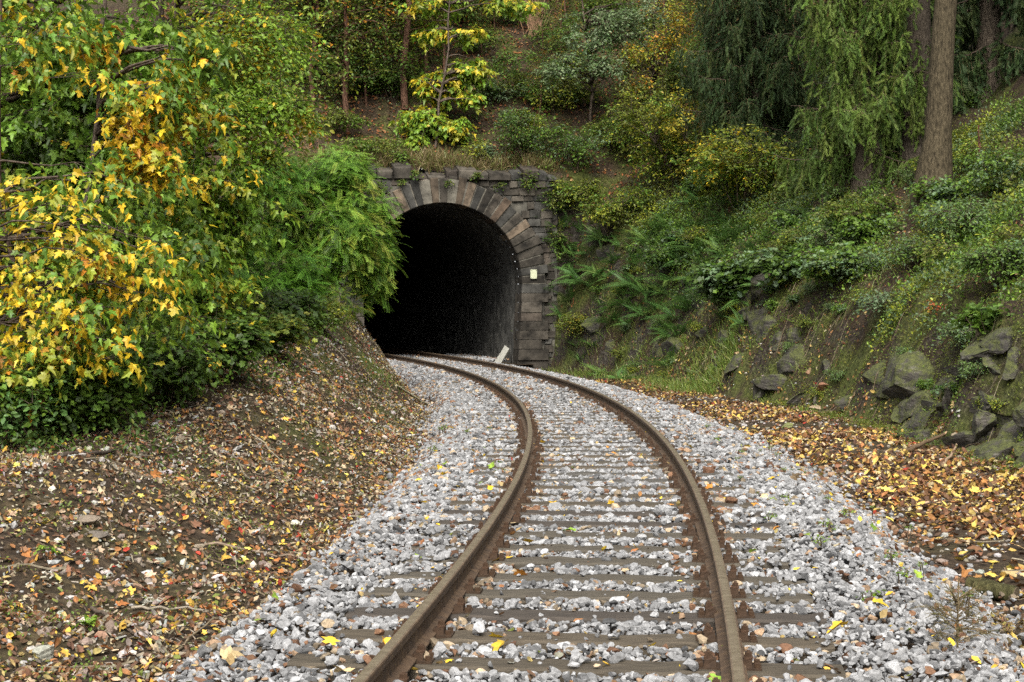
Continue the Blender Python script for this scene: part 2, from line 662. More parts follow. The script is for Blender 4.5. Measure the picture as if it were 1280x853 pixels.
cop = MB()
s = -4.0
while s < 3.95:
    ww = rng.uniform(.22, .7)
    if s > 3.3: break
    s1 = min(s + ww, 4.0)
    d = -.10 + rng.normal(0, .05)
    h0 = ZTOP + rng.normal(-.08, .09)
    q = [(s + .01, ZTOP - .30), (s1 - .01, ZTOP - .30), (s1 - .01, h0), (s + .01, h0 + rng.normal(0, .02))]
    chamfer(cop, [P3(x, d, zz) for x, zz in q] + [P3(x, 1.1, zz + (.38 if i_ > 1 else 0)) for i_, (x, zz) in enumerate(q)], .04, stone_col(1.0))
    s = s1
obj('coping', cop, M_MASON, portal, origin=PO)

lin = MB()
nL, nz = 70, 44
ts = np.concatenate([np.linspace(.3, 12, 46), np.linspace(12.6, 62, 40)])
th = np.linspace(-.34 * np.pi, 1.34 * np.pi, nz + 1)
prof = []
for a in th:
    if 0 <= a <= np.pi: prof.append((RI * math.cos(a), ZC + RI * math.sin(a)))
    else:
        f = (-a if a < 0 else a - np.pi) / (.34 * np.pi)
        zz = ZC - f * 2.75
        prof.append(((1 if a < 0 else -1) * float(arch_s(zz)), zz))
prof = np.array(prof)
Yt = PORT[1] + ts * PA[1]
off0 = PORT[0] - Xc(PORT[1])
rows = []
for Yq in Yt:
    d = float(dXc(Yq))
    n_ = 1 / math.sqrt(1 + d * d)
    c = np.array([float(Xc(Yq)) + off0 * n_, Yq - off0 * d * n_])
    rr = np.array([n_, d * -1 * n_ * -1 * -1])
    rr = np.array([n_, -d * n_])
    P_ = np.stack([c[0] + prof[:, 0] * rr[0], c[1] + prof[:, 0] * rr[1], prof[:, 1]], -1)
    rows.append(P_)
rows = np.array(rows)
rows[:, :, :2] += (rng.normal(0, .018, rows.shape)[:, :, :2])
m_ = rows.shape[1]
ii = np.arange(len(ts) - 1)[:, None] * m_ + np.arange(m_ - 1)[None]
Fl = np.stack([ii, ii + 1, ii + m_ + 1, ii + m_], -1).reshape(-1, 4)
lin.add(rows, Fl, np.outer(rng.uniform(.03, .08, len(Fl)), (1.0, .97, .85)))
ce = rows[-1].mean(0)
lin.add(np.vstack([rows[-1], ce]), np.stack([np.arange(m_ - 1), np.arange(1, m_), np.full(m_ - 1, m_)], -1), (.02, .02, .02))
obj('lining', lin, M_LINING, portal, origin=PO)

fl = MB()
Yf = np.linspace(PORT[1] - .6, 112, 90)
lf = np.array([[(*track(np.array(y), o)[:2], -.262) for o in (-2.9, 3.2)] for y in Yf]).reshape(-1, 3)
ii = np.arange(len(Yf) - 1) * 2
fl.add(lf, np.stack([ii, ii + 1, ii + 3, ii + 2], -1))
tag(obj('tunnel_floor', fl, M_GROUND), kind='structure')

pl = MB()
pc = P3(2.72, -.2, 2.42)
Mp = np.array([[PR[0], PR[1], 0], [PA[0], PA[1], 0], [0, 0, 1]])
box(pl, pc, (.098, .012, .135), (.42, .44, .30), Mp)
for sx_ in (-.075, .075):
    for sz in (-.11, .11):
        box(pl, pc + np.array([PR[0], PR[1], 0]) * sx_ - np.array([PA[0], PA[1], 0]) * .016 + np.array([0, 0, sz]), (.009, .008, .009), (.2, .17, .12), Mp)
tag(obj('plaque', pl, M_PLAQUE, origin=pc), 'small blank cream plate fixed to the stone jamb beside the tunnel mouth', 'plaque')

# ------------------------------------------------------------------ the railway track
trk = thing('railway_track', 'single rusty railway track on timber sleepers curving left into the tunnel', 'railway track', track(np.array(20.0), 0))
TO = np.array(trk.location)
prof_r = np.array([(-.058, -.149), (-.058, -.141), (-.012, -.124), (-.008, -.055), (-.027, -.043), (-.0285, -.013), (-.026, -.006), (-.0195, -.002), (-.009, 0), (.009, 0), (.0195, -.002), (.026, -.006), (.0285, -.013), (.027, -.043), (.008, -.055), (.012, -.124), (.058, -.141), (.058, -.149)])
Yr = np.concatenate([np.arange(3.0, 60, .22), np.arange(60, 100, .6)])
for sg in (-1, 1):
    rb = MB()
    rows = []
    for o, zz in prof_r:
        p = track(Yr, sg * .752 + o)
        p[:, 2] = zz
        rows.append(p)
    rows = np.stack(rows, 1)
    m_ = rows.shape[1]
    ii = np.arange(len(Yr) - 1)[:, None] * m_ + np.arange(m_)[None]
    jj = np.arange(len(Yr) - 1)[:, None] * m_ + (np.arange(m_)[None] + 1) % m_
    rb.add(rows, np.stack([ii, jj, jj + m_, ii + m_], -1).reshape(-1, 4))
    obj('rail', rb, M_RAIL, trk, origin=TO)

plate = MB()
box(plate, (0, 0, -.004), (.150, .070, .009), (.040, .024, .014))
for sx_ in (-1, 1):
    box(plate, (sx_ * .082, 0, .020), (.026, .040, .016), (.046, .027, .016), jit=.003)
    box(plate, (sx_ * .090, 0, .040), (.020, .026, .008), (.056, .031, .018), jit=.002)
    tube(plate, [(sx_ * .090, 0, .046), (sx_ * .091, 0, .066)], .019, 6, (.05, .028, .016), cap=True)
    tube(plate, [(sx_ * .091, 0, .064), (sx_ * .092, 0, .076)], .010, 6, (.06, .036, .022), cap=True)
    for sy in (-1, 1):
        tube(plate, [(sx_ * .130, sy * .042, .004), (sx_ * .130, sy * .042, .026)], .016, 6, (.05, .028, .015), cap=True)
plate_me = plate.mesh('base_plate', M_IRON)

sl_protos = []
for k in range(5):
    b = MB()
    n_ = 26
    xs = np.linspace(-1.27, 1.27, n_)
    hw = .118 + .012 * np.sin(xs * 2.1 + k) + rng.normal(0, .004, n_)
    hw2 = .118 + .012 * np.sin(xs * 1.7 + k * 2) + rng.normal(0, .004, n_)
    zt = rng.normal(0, .004, n_)
    sec = np.stack([np.stack([xs, -hw, zt * 0 - .16], -1), np.stack([xs, -hw, zt - .014], -1), np.stack([xs, -hw + .014, zt], -1),
                    np.stack([xs, hw2 - .014, zt], -1), np.stack([xs, hw2, zt - .014], -1), np.stack([xs, hw2, zt * 0 - .16], -1)], 1)
    ii = np.arange(n_ - 1)[:, None] * 6 + np.arange(5)[None]
    tcol = [(.052, .042, .029), (.058, .049, .036), (.042, .034, .027), (.060, .055, .047), (.062, .049, .033)][k]
    b.add(sec, np.stack([ii, ii + 6, ii + 7, ii + 1], -1).reshape(-1, 4), tcol)
    for e in (0, n_ - 1):
        b.add(sec[e], [(0, 1, 4, 5), (1, 2, 3, 4)], tcol)
    sl_protos.append(b.mesh('sleeper', M_SLEEPER))
SLEEP_Y = 5.48 + .652 * np.arange(78)
for k, y in enumerate(SLEEP_Y):
    o = bpy.data.objects.new('sleeper', sl_protos[rng.integers(5)])
    COL.objects.link(o)
    o.parent = trk
    d = float(dXc(y))
    p = track(np.array(y), rng.normal(0, .02)) - TO
    o.location = (p[0], p[1], -.156 + rng.normal(0, .003))
    o.rotation_euler = (0, 0, -math.atan(d) + rng.normal(0, .012))
    if k < 50:
        for sg in (-1, 1):
            c = bpy.data.objects.new('base_plate', plate_me)
            COL.objects.link(c)
            c.parent = o
            c.location = (sg * .752, 0, .006)

# ------------------------------------------------------------------ stones
def ico(sub):
    import bmesh
    bm = bmesh.new()
    bmesh.ops.create_icosphere(bm, subdivisions=sub, radius=1)
    bm.verts.ensure_lookup_table()
    V = np.array([v.co[:] for v in bm.verts])
    Fc = np.array([[v.index for v in f.verts] for f in bm.faces])
    bm.free()
    return V, Fc


def chip(V, cuts, lo, hi, r):
    V = V.copy()
    for _ in range(cuts):
        n = norm(r.normal(size=3))
        d = r.uniform(lo, hi)
        e = V @ n - d
        V = V - np.where(e > 0, e, 0)[:, None] * n
    return V


I1, F1 = ico(1)
I2, F2 = ico(2)
I3, F3 = ico(4)
T_LO = [chip(I1 * rng.uniform(.8, 1.2, (len(I1), 1)), 3, .5, .8, rng) for _ in range(24)]
T_HI = [chip(I2, 12, .32, .72, rng) for _ in range(24)]


def scatter_stones(mb, P, size, tint, tmpl, Fc, flat=(.55, .95)):
    n = len(P)
    A = rng.uniform(0, 2 * np.pi, n)
    idx = rng.integers(len(tmpl), size=n)
    sc = np.stack([rng.uniform(.8, 1.25, n), rng.uniform(.7, 1.05, n), rng.uniform(*flat, n)], -1) * size[:, None]
    T = np.array(tmpl)[idx] * sc[:, None]
    tl = rng.normal(0, .5, n)
    ct, st = np.cos(tl)[:, None], np.sin(tl)[:, None]
    y, z = T[..., 1] * ct - T[..., 2] * st, T[..., 1] * st + T[..., 2] * ct
    ca, sa = np.cos(A)[:, None], np.sin(A)[:, None]
    V = np.stack([T[..., 0] * ca - y * sa, T[..., 0] * sa + y * ca, z], -1) + P[:, None]
    k = V.shape[1]
    FF = (Fc[None] + (np.arange(n) * k)[:, None, None]).reshape(-1, 3)
    mb.add(V, FF, np.repeat(tint, len(Fc), 0))


def ballast(n, y0, y1):
    Y = np.sqrt(rng.uniform(0, 1, n)) * 0 + rng.uniform(y0, y1, n)
    u = rng.uniform(-2.45, 2.9, n)
    eL = -np.interp(Y, [6, 11, 17], [1.78, 1.84, 2.0]) - .24 * fbm(Y * .6, Y * 0, 31, 3) - rng.exponential(.07, n)
    eR = 2.35 + .3 * fbm(Y * .5, Y * 0, 37, 3) + rng.exponential(.13, n)
    ok = (u > eL) & (u < eR)
    Y, u = Y[ok], u[ok]
    p = track(Y, u)
    yy = (Y - SLEEP_Y[0]) / .652
    f = np.abs(yy - np.round(yy)) * .652           # distance to the nearest sleeper axis
    onsl = (f < .125) & (np.abs(u) < 1.29)
    cover = fbm(p[:, 0] * 1.6, p[:, 1] * 1.6, 43, 3)
    outer = np.abs(u) > .9
    pr = np.where(outer, np.clip(.12 + 1.2 * cover, .02, .8), np.clip(.02 + .25 * cover, .01, .15))
    pr = np.where(Y > 24, np.maximum(pr, np.clip((Y - 26) / 20, 0, .6)), pr)
    keep = ~onsl | (rng.random(len(Y)) < pr)
    keep &= ~((np.abs(np.abs(u) - .752) < .07))
    Y, u, p, onsl, f = Y[keep], u[keep], p[keep], onsl[keep], f[keep]
    size = np.clip(rng.lognormal(math.log(.0245), .36, len(Y)), .012, .062)
    z = np.full(len(Y), -.19) + np.clip(f - .12, 0, .1) * .2 + rng.uniform(-.022, .012, len(Y))
    hz = np.minimum(H(p[:, 0], p[:, 1]), -.2)
    z = np.where(np.abs(u) > 1.75, hz + .05 + rng.uniform(-.02, .012, len(Y)), z)
    z = np.where(onsl, -.162 + size * .5, z)
    p[:, 2] = z
    g = np.clip(rng.normal(.185, .065, len(Y)), .05, .38)
    tint = g[:, None] * np.array([1.0, 1.0, 1.01])
    nr = np.minimum(np.abs(np.abs(u) - .752), 1) 
    pb = .13 + .6 * np.exp(-(nr / .15) ** 2) + .25 * sstep(1.4, 2.1, -u) + .28 * sstep(2.0, 2.6, u)
    pb = pb * np.clip(.8 + .9 * fbm(p[:, 0] * 1.2, p[:, 1] * 1.2, 51, 2), .15, 1.6)
    br = rng.random(len(Y)) < pb
    bc = np.array([(.15, .08, .045), (.10, .052, .03), (.24, .16, .10), (.31, .24, .16), (.14, .11, .075)])[rng.integers(5, size=len(Y))]
    tint = np.where(br[:, None], bc * rng.uniform(.7, 1.25, (len(Y), 1)), tint)
    return p, size, tint


bal = MB()
p, sz, ti = ballast(33000, 6.0, 13.5)
scatter_stones(bal, p, sz, ti, T_HI, F2)
p, sz, ti = ballast(80000, 13.5, 34)
scatter_stones(bal, p, sz, ti, T_LO, F1)
p, sz, ti = ballast(54000, 34, 58)
scatter_stones(bal, p, sz * 1.12, ti, T_LO, F1)
tag(obj('ballast_gravel', bal, M_STONE), kind='stuff', label='pale grey crushed stone ballast with rusty brown stones near the rails')

# ------------------------------------------------------------------ leaf shapes (x along the leaf, y across, z up)
def sym(half, c, fold=.25, droop=.25):
    up = np.array(half, float)
    lo = up[1:-1][::-1] * [1, -1]
    o = np.vstack([up, lo, [c]])
    n = len(o) - 1
    z = fold * np.abs(o[:, 1]) - droop * o[:, 0] ** 2
    V = np.column_stack([o, z])
    Fc = np.stack([np.arange(n), np.full(n, n), (np.arange(n) + 1) % n], -1)[:, [0, 2, 1]]
    return V, Fc


L_MAPLE = sym([(.02, 0), (-.08, .16), (.06, .46), (.2, .27), (.34, .34), (.58, .52), (.57, .20), (.78, .19), (1, 0)], (.3, 0), .12, .22)
L_MAPLE = [L_MAPLE, sym([(.02, 0), (-.06, .14), (.10, .40), (.22, .25), (.36, .32), (.60, .46), (.60, .19), (.82, .17), (1, 0)], (.3, 0), .42, .65),
           sym([(.02, 0), (-.10, .18), (.02, .44), (.18, .24), (.30, .36), (.50, .56), (.54, .22), (.72, .22), (.95, 0)], (.3, 0), -.15, .5), sym([(.02, 0), (-.05, .12), (.08, .36), (.2, .25), (.36, .30), (.56, .40), (.6, .2), (.8, .16), (1, 0)], (.3, 0), .7, .9)]
L_OVAL = (np.array([(0, 0, 0), (.3, .26, .06), (.72, .22, .03), (1, 0, -.12), (.72, -.22, .03), (.3, -.26, .06), (.5, 0, -.02)]),
          np.array([(0, 6, 1), (1, 6, 2), (2, 6, 3), (3, 6, 4), (4, 6, 5), (5, 6, 0)]))
L_QUAD = (np.array([(0, 0, 0), (.45, .32, .07), (1, 0, -.12), (.45, -.32, .07)]), np.array([(0, 2, 1), (0, 3, 2)]))
L_LOBE = (np.array([(0, 0, 0), (.1, .42, .04), (.4, .25, .02), (.62, .45, .0), (1, 0, -.12), (.62, -.45, 0), (.4, -.25, .02), (.1, -.42, .04)]),
          np.array([(0, 2, 1), (0, 4, 2), (2, 4, 3), (0, 7, 6), (0, 6, 4), (6, 5, 4)]))
L_CURL = (np.array([(0, 0, .0), (.3, .3, .16), (.75, .26, .14), (1, 0, .22), (.72, -.24, .2), (.3, -.3, .1), (.5, 0, -.02)]), L_OVAL[1])
L_CHIP = (np.array([(0, .12, 0), (.9, .17, .03), (1, -.1, .0), (.1, -.18, .02)]), np.array([(0, 2, 1), (0, 3, 2)]))
L_BLADE = (np.array([(0, .035, 0), (0, -.035, 0), (.5, -.025, .0), (.5, .025, .0), (1, 0, -.2)]), np.array([(0, 1, 2), (0, 2, 3), (3, 2, 4)]))


def pinnate(n, ll, lw, taper, droop=.3, ang=62, start=.12):
    V, Fc = [], []
    for k in range(n):
        x = start + (1 - start) * k / n
        pr = 1 if not taper else (1 - (x - start) / (1 - start)) ** .8 * min(1, .55 + (x - start) * 5)
        L = ll * max(pr, .12)
        for sg in (1, -1):
            d = np.array([math.cos(R(ang)), sg * math.sin(R(ang))])
            w = np.array([d[1], -d[0]]) * lw * (.5 + .5 * pr)
            b = np.array([x, 0])
            pts = [b, b + d * L * .45 + w, b + d * L, b + d * L * .45 - w]
            i0 = len(V)
            for j, q in enumerate(pts):
                V.append((q[0], q[1], -droop * q[0] ** 2 - .25 * abs(q[1]) * (j / 3 if taper else .6)))
            Fc += [(i0, i0 + 1, i0 + 2), (i0, i0 + 2, i0 + 3)] if sg < 0 else [(i0, i0 + 2, i0 + 1), (i0, i0 + 3, i0 + 2)]
    i0 = len(V)
    for x in (0, 1):
        V += [(x, .006, -droop * x * x), (x, -.006, -droop * x * x)]
    Fc += [(i0, i0 + 1, i0 + 3), (i0, i0 + 3, i0 + 2)]
    return np.array(V), np.array(Fc)


L_FEATHER = pinnate(11, .17, .022, False, .35, 60)
L_FERN = pinnate(17, .24, .022, True, .45, 68)
L_FERNLO = pinnate(11, .26, .034, True, .45, 68)


def needles(n, ln, w, dense):
    V, Fc = [], []
    for k in range(n):
        x = .04 + .94 * k / n
        a = k * 2.4
        for q in range(dense):
            a2 = a + q * 2 * math.pi / dense
            d = np.array([.75, math.cos(a2), .75 * math.sin(a2)])
            d /= np.linalg.norm(d)
            b = np.array([x, 0, -.12 * x * x])
            sd_ = norm(np.cross(d, [0, .3, 1])) * w
            i0 = len(V)
            V += [b - sd_, b + sd_, b + d * ln * (1.1 - .5 * x)]
            Fc.append((i0, i0 + 1, i0 + 2))
    return np.array(V), np.array(Fc)


L_NEEDLE = needles(11, .24, .034, 3)
L_NEEDLELO = needles(7, .28, .06, 3)


def leaves(mb, tmpl, P, D, N, S, tint):
    """put one leaf shape at many places: positions, directions, normals, sizes, colours"""
    n = len(P)
    if n == 0: return
    if isinstance(tmpl, list):
        w = rng.integers(len(tmpl), size=n)
        for k_, q_ in enumerate(tmpl):
            leaves(mb, q_, P[w == k_], D[w == k_], N[w == k_], S[w == k_], tint[w == k_])
        return
    D = norm(D)
    Yv = norm(np.cross(N, D))
    Nv = np.cross(D, Yv)
    V, Fc = tmpl
    W = (V[None, :, 0, None] * D[:, None] + V[None, :, 1, None] * Yv[:, None] + V[None, :, 2, None] * Nv[:, None]) * S[:, None, None] + P[:, None]
    FF = (Fc[None] + (np.arange(n) * len(V))[:, None, None]).reshape(-1, 3)
    mb.add(W, FF, np.repeat(tint, len(Fc), 0))


def pick(pal, n, jit=.22):
    C = np.array([c for c, w in pal])
    w = np.array([w for c, w in pal], float)
    i = rng.choice(len(C), n, p=w / w.sum())
    return C[i] * rng.uniform(1 - jit, 1 + jit, (n, 1)) * rng.uniform(.93, 1.07, (n, 3))


G_DEEP, G_MID, G_FRESH, G_GREY, G_OLIVE = (.050, .092, .015), (.100, .175, .022), (.185, .295, .030), (.115, .175, .085), (.125, .150, .024)
Y_LEAF, Y_GREEN, ORANGE, BROWN, RED = (.58, .40, .022), (.28, .31, .03), (.42, .19, .02), (.15, .075, .03), (.34, .05, .03)


def noise3(P, sc, seed):
    r = np.random.default_rng(seed)
    v = 0
    for k in range(5):
        v = v + np.sin(P @ (r.normal(size=3) * sc * (1 + .5 * k)) + r.uniform(0, 6.28)) / (1 + .35 * k)
    return v / 2.4


def curve(a, b, sag, n):
    t = np.linspace(0, 1, n)[:, None]
    return a * (1 - t) + b * t + np.array([0, 0, 1.0]) * (sag * 4 * t * (1 - t))


def grow(axes, crowns, tmpl, size, pal, per=12, spray=.5, gap=.0, seed=1, droop=.25, limb=8, tw=.006, up=.9, shell=.5, bark=(.09, .07, .05), gsc=1.6, thick=1.0):
    """axes: (points, r0, r1) of the stems; crowns: (centre, radii, number of twigs); returns wood and foliage meshes"""
    wood, fol = MB(), MB()
    pool = []
    for P, r0, r1 in axes:
        P = np.asarray(P, float)
        tube(wood, P, np.linspace(r0, r1, len(P)) , 9 if r0 > .06 else 5, bark)
        t = np.linspace(.15, 1, 24)
        k = np.linspace(0, 1, len(P))
        pool.append(np.stack([np.interp(t, k, P[:, c]) for c in range(3)], -1))
    pool = np.concatenate(pool)
    tips, outs = [], []
    for c, r, n in crowns:
        c = np.asarray(c, float)
        m = int(n * 2.6) if gap > -1 else n
        d = norm(rng.normal(size=(m, 3))) * (rng.random((m, 1)) ** shell)
        q = c + d * np.asarray(r)
        ok = noise3(q, gsc, seed) > gap - .25
        q, d = q[ok][:n], d[ok][:n]
        tips.append(q)
        outs.append(d)
    tips, outs = np.concatenate(tips), np.concatenate(outs)
    n = len(tips)
    isl = np.zeros(n, bool)
    isl[rng.permutation(n)[:max(2, n // limb)]] = True
    ext = []
    for k in np.nonzero(isl)[0]:
        dd = np.linalg.norm((pool - tips[k]) * [1, 1, .8], axis=1) + .9 * np.maximum(pool[:, 2] - tips[k, 2], 0)
        a = pool[dd.argmin()]
        L = np.linalg.norm(tips[k] - a)
        cv = curve(a, tips[k], .10 * L, 7)
        cv[1:-1] += rng.normal(0, .025 * L, (5, 3))
        tube(wood, cv, np.linspace(min(.02 * L + tw, axes[0][1] * .6), tw * .6, 7) * thick, 4, bark)
        ext.append(cv[1:])
    pool2 = np.concatenate([pool] + ext)
    base = np.zeros((n, 3))
    for k in range(n):
        if isl[k]:
            base[k] = tips[k] - norm(outs[k] + [0, 0, -.2]) * spray
            continue
        dd = np.linalg.norm(pool2 - tips[k], axis=1)
        dd = np.where(dd < spray * .5, dd + 3, dd)
        base[k] = pool2[dd.argmin()]
        L = np.linalg.norm(tips[k] - base[k])
        tube(wood, curve(base[k], tips[k], .06 * L, 4), np.array([tw, tw * .8, tw * .6, tw * .35]), 3, bark)
    # leaf sprays along the last part of each twig
    Dt = tips - base
    Lt = np.linalg.norm(Dt, axis=1, keepdims=True)
    Dt = norm(norm(Dt) * [1, 1, .55] + np.array([0, 0, -droop]) + .35 * norm(outs) * [1, 1, .3] + rng.normal(0, .18, (n, 3)))
    side = norm(np.cross(Dt, [0, 0, 1.0]) + rng.normal(0, .15, (n, 3)))
    tt = (np.arange(per) + .5) / per
    sgn = np.where(np.arange(per) % 2, 1.0, -1.0)
    Pp = tips[:, None] + Dt[:, None] * ((tt - .65) * spray)[None, :, None] + side[:, None] * (sgn * spray * .13 * (1.3 - tt))[None, :, None]
    Pp = Pp + rng.normal(0, spray * .08, Pp.shape) - np.array([0, 0, 1.0]) * (tt ** 2 * droop * spray * .5)[None, :, None]
    Dl = Dt[:, None] * .75 + side[:, None] * sgn[None, :, None] * .8 + rng.normal(0, .3, Pp.shape) + np.array([0, 0, -droop * .4])
    Nl = np.array([0, 0, up]) + outs[:, None] * .45 + rng.normal(0, .38, Pp.shape)
    # colours: neighbours share a hue, with strays
    C = np.array([c for c, w in pal])
    w = np.array([w for c, w in pal], float)
    cw = np.cumsum(w / w.sum())
    v = noise3(tips, gsc * .8, seed + 5)
    v = (np.argsort(np.argsort(v + rng.normal(0, .25, n))) + .5) / n
    ti = np.searchsorted(cw, v).clip(0, len(C) - 1)
    ti = np.repeat(ti[:, None], per, 1)
    stray = rng.random(ti.shape) < .22
    ti = np.where(stray, rng.choice(len(C), ti.shape, p=w / w.sum()), ti)
    tint = C[ti].reshape(-1, 3)
    m = len(tint)
    tint = tint * rng.uniform(.74, 1.26, (m, 1)) * rng.uniform(.92, 1.08, (m, 3))
    S = size * rng.uniform(.5, 1.25, m)
    kp = rng.random(m) < .93
    leaves(fol, tmpl, Pp.reshape(-1, 3)[kp], Dl.reshape(-1, 3)[kp], Nl.reshape(-1, 3)[kp], S[kp], tint[kp])
    return wood, fol


def plant(name, label, cat, base, wf, group=None, woodname='stem', folname='foliage', leafmat=None):
    t = thing(name, label, cat, base, group)
    obj(woodname, wf[0], M_BARK, t, smooth=True, origin=base)
    obj(folname, wf[1], leafmat or M_LEAF, t, origin=base)
    return t


def stem_line(a, b, n=8, wob=.03):
    P = curve(np.asarray(a, float), np.asarray(b, float), 0, n)
    L = np.linalg.norm(P[-1] - P[0])
    w = np.cumsum(rng.normal(0, wob * L / n ** .5, (n, 3)), 0)
    w -= np.linspace(0, 1, n)[:, None] * w[-1]
    return P + w * [1, 1, .2]


def shrub(name, label, cat, px, py, w, h, tmpl, size, pal, tips, per=12, spray=.4, group=None, gap=-.2, seed=1, stems=5, lean=(0, 0), base=None, leafmat=None, **kw):
    b = hit(px, py) if base is None else np.asarray(base, float)
    top = b + np.array([lean[0], lean[1], h * .55])
    axes = []
    for k in range(stems):
        a = rng.uniform(0, 6.28)
        e = top + np.array([math.cos(a) * w * .55, math.sin(a) * w * .55, rng.uniform(-.15, .4) * h])
        s0 = b + np.array([math.cos(a), math.sin(a), 0]) * .06 * w
        s0[2] = float(H(s0[0:1], s0[1:2])[0]) - .05
        axes.append((stem_line(s0, e, 7, .06), max(.006, .008 * h), .004))
    crowns = [(top, (w, w, h * .5), tips)]
    for k in range(3):                                   # uneven outline
        a = rng.uniform(0, 6.28)
        crowns.append((top + np.array([math.cos(a) * w * .7, math.sin(a) * w * .7, rng.uniform(-.1, .35) * h]), (w * .5, w * .5, h * .28), tips // 6))
    wf = grow(axes, crowns, tmpl, size, pal, per, spray, gap, seed, **kw)
    return plant(name, label, cat, b, wf, group, leafmat=leafmat)
#@@VEG
# ------------------------------------------------------------------ litter, chips and low growth (nobody could count them)
LIT = [((.13, .066, .034), 4), ((.22, .10, .036), 2.4), ((.085, .048, .028), 4.5), ((.29, .21, .085), 2.6), ((.44, .30, .05), .9), ((.26, .035, .02), .35), ((.30, .235, .15), 2.4), ((.13, .15, .03), .9), ((.19, .17, .14), 2)]
CHIPS = [((.24, .205, .15), 3), ((.16, .13, .092), 4), ((.34, .30, .21), 1), ((.09, .068, .048), 3), ((.24, .235, .22), 1.5), ((.11, .13, .035), 1)]


def on_ground(X, Y, lift=.012):
    return np.stack([X, Y, H(X, Y) + lift], -1), hnormal(X, Y)


def lay(mb, X, Y, tmpl, size, pal, tilt=.35, lift=.015, jit=.25):
    P, N = on_ground(X, Y, lift)
    n = len(P)
    N = N + rng.normal(0, tilt, (n, 3))
    D = rng.normal(size=(n, 3))
    D = D - (D * norm(N)).sum(1, keepdims=True) * norm(N)
    S = size * rng.uniform(.4, 1.45, n)
    leaves(mb, tmpl, P, D, N, S, pick(pal, n, jit))


def band(n, y0, y1, u0, u1, bias=1.0):
    Y = y0 + (y1 - y0) * rng.random(n) ** bias
    u = rng.uniform(u0, u1, n)
    return Xc(Y) + u, Y, u


lit = MB()


def clear_of_tunnel(X, Y, half=3.6, depth=.8):
    dx, dy = X - PORT[0], Y - PORT[1]
    return (np.abs(dx * PR[0] + dy * PR[1]) > half) | (dx * PA[0] + dy * PA[1] > depth)


X, Y, u = band(52000, 7, 46, 2.25, 5.6, 1.4)                    # ditch on the right
k = rng.random(len(X)) < np.clip(.2 + .5 * (u - 2.2), 0, 1) * (1 - .85 * sstep(4.8, 5.4, u)) * np.clip(.6 + 1.5 * fbm(X * .8, Y * .8, 61, 3), .10, 1)
lay(lit, X[k], Y[k], L_CURL, .068, [((.12, .058, .028), 4), ((.075, .042, .024), 4), ((.24, .11, .035), 2.4), ((.34, .235, .065), 2.2), ((.48, .34, .08), 1.2), ((.38, .29, .17), 1.6), ((.26, .035, .02), .2)], .4)
X, Y, u = band(2300, 7, 28, 2.7, 5.2, 1.2)                       # whole maple leaves among them
k = rng.random(len(X)) < np.clip(.5 + 1.6 * fbm(X * .7, Y * .7, 62, 3), .05, 1)
lay(lit, X[k], Y[k], L_MAPLE, .095, [((.56, .40, .08), 2.6), ((.48, .37, .16), 2), ((.28, .13, .04), 1.8), ((.14, .07, .035), 3)], .45, .03)
X, Y, u = band(125000, 7, 47, -7.5, -1.95, 1.35)                  # left bank
k = rng.random(len(X)) < np.clip(.5 + .9 * fbm(X * .7, Y * .7, 63, 3) + .4 * np.exp(-((u + 2.3) / .45) ** 2), .12, 1)
lay(lit, X[k], Y[k], L_CURL, .043, LIT, .5)
X, Y, u = band(2200, 7, 26, -6, -2.0, 1.2)
lay(lit, X, Y, L_MAPLE, .062, [((.46, .28, .05), 2), ((.30, .12, .035), 3), ((.18, .09, .05), 3), ((.46, .38, .08), 1), ((.36, .27, .17), 1.5)], .45, .025)
X, Y, u = band(16000, 10, 50, -15, -7, 1.0)                     # wood floor on the left slope
lay(lit, X, Y, L_CURL, .08, LIT, .4, .03)
X, Y, u = band(9500, 20, 52, 4.2, 10, .8)                       # right bank
k = clear_of_tunnel(X, Y)
lay(lit, X[k], Y[k], L_CURL, .06, [((.15, .07, .035), 4), ((.24, .11, .04), 2.5), ((.10, .055, .03), 3), ((.34, .25, .10), 1), ((.3, .24, .15), 1.5)], .4, .03)
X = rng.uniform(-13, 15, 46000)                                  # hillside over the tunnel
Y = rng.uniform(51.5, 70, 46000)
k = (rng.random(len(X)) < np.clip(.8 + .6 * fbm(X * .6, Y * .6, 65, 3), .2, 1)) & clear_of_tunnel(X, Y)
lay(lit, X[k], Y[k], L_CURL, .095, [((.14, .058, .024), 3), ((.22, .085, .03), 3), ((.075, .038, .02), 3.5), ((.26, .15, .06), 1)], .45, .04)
X, Y, u = band(1300, 6.5, 30, -2.0, 2.3, 1.4)                    # strays on the ballast
lay(lit, X, Y, L_CURL, .045, LIT + [((.55, .38, .04), 3)], .5, .085)
X, Y, u = band(130, 6.5, 22, -2.0, 2.4, 1.2)
lay(lit, X, Y, L_MAPLE, .075, [((.55, .36, .03), 3), ((.42, .18, .03), 2), ((.4, .3, .16), 2), ((.16, .24, .03), 1)], .4, .10)
tag(obj('leaf_litter', lit, M_DRY), kind='stuff', label='fallen brown, orange and yellow leaves covering the banks and the hillside')

chips = MB()
X, Y, u = band(95000, 6.8, 44, -6.5, -1.95, 1.4)
k = rng.random(len(X)) < np.clip(.55 + 1.2 * fbm(X * .9 + 5, Y * .9, 67, 3), .05, 1)
lay(chips, X[k], Y[k], L_CHIP, .036, CHIPS, .7, .02)
tag(obj('bark_debris', chips, M_WOOD), kind='stuff', label='pale wood and bark chips strewn over the left bank')

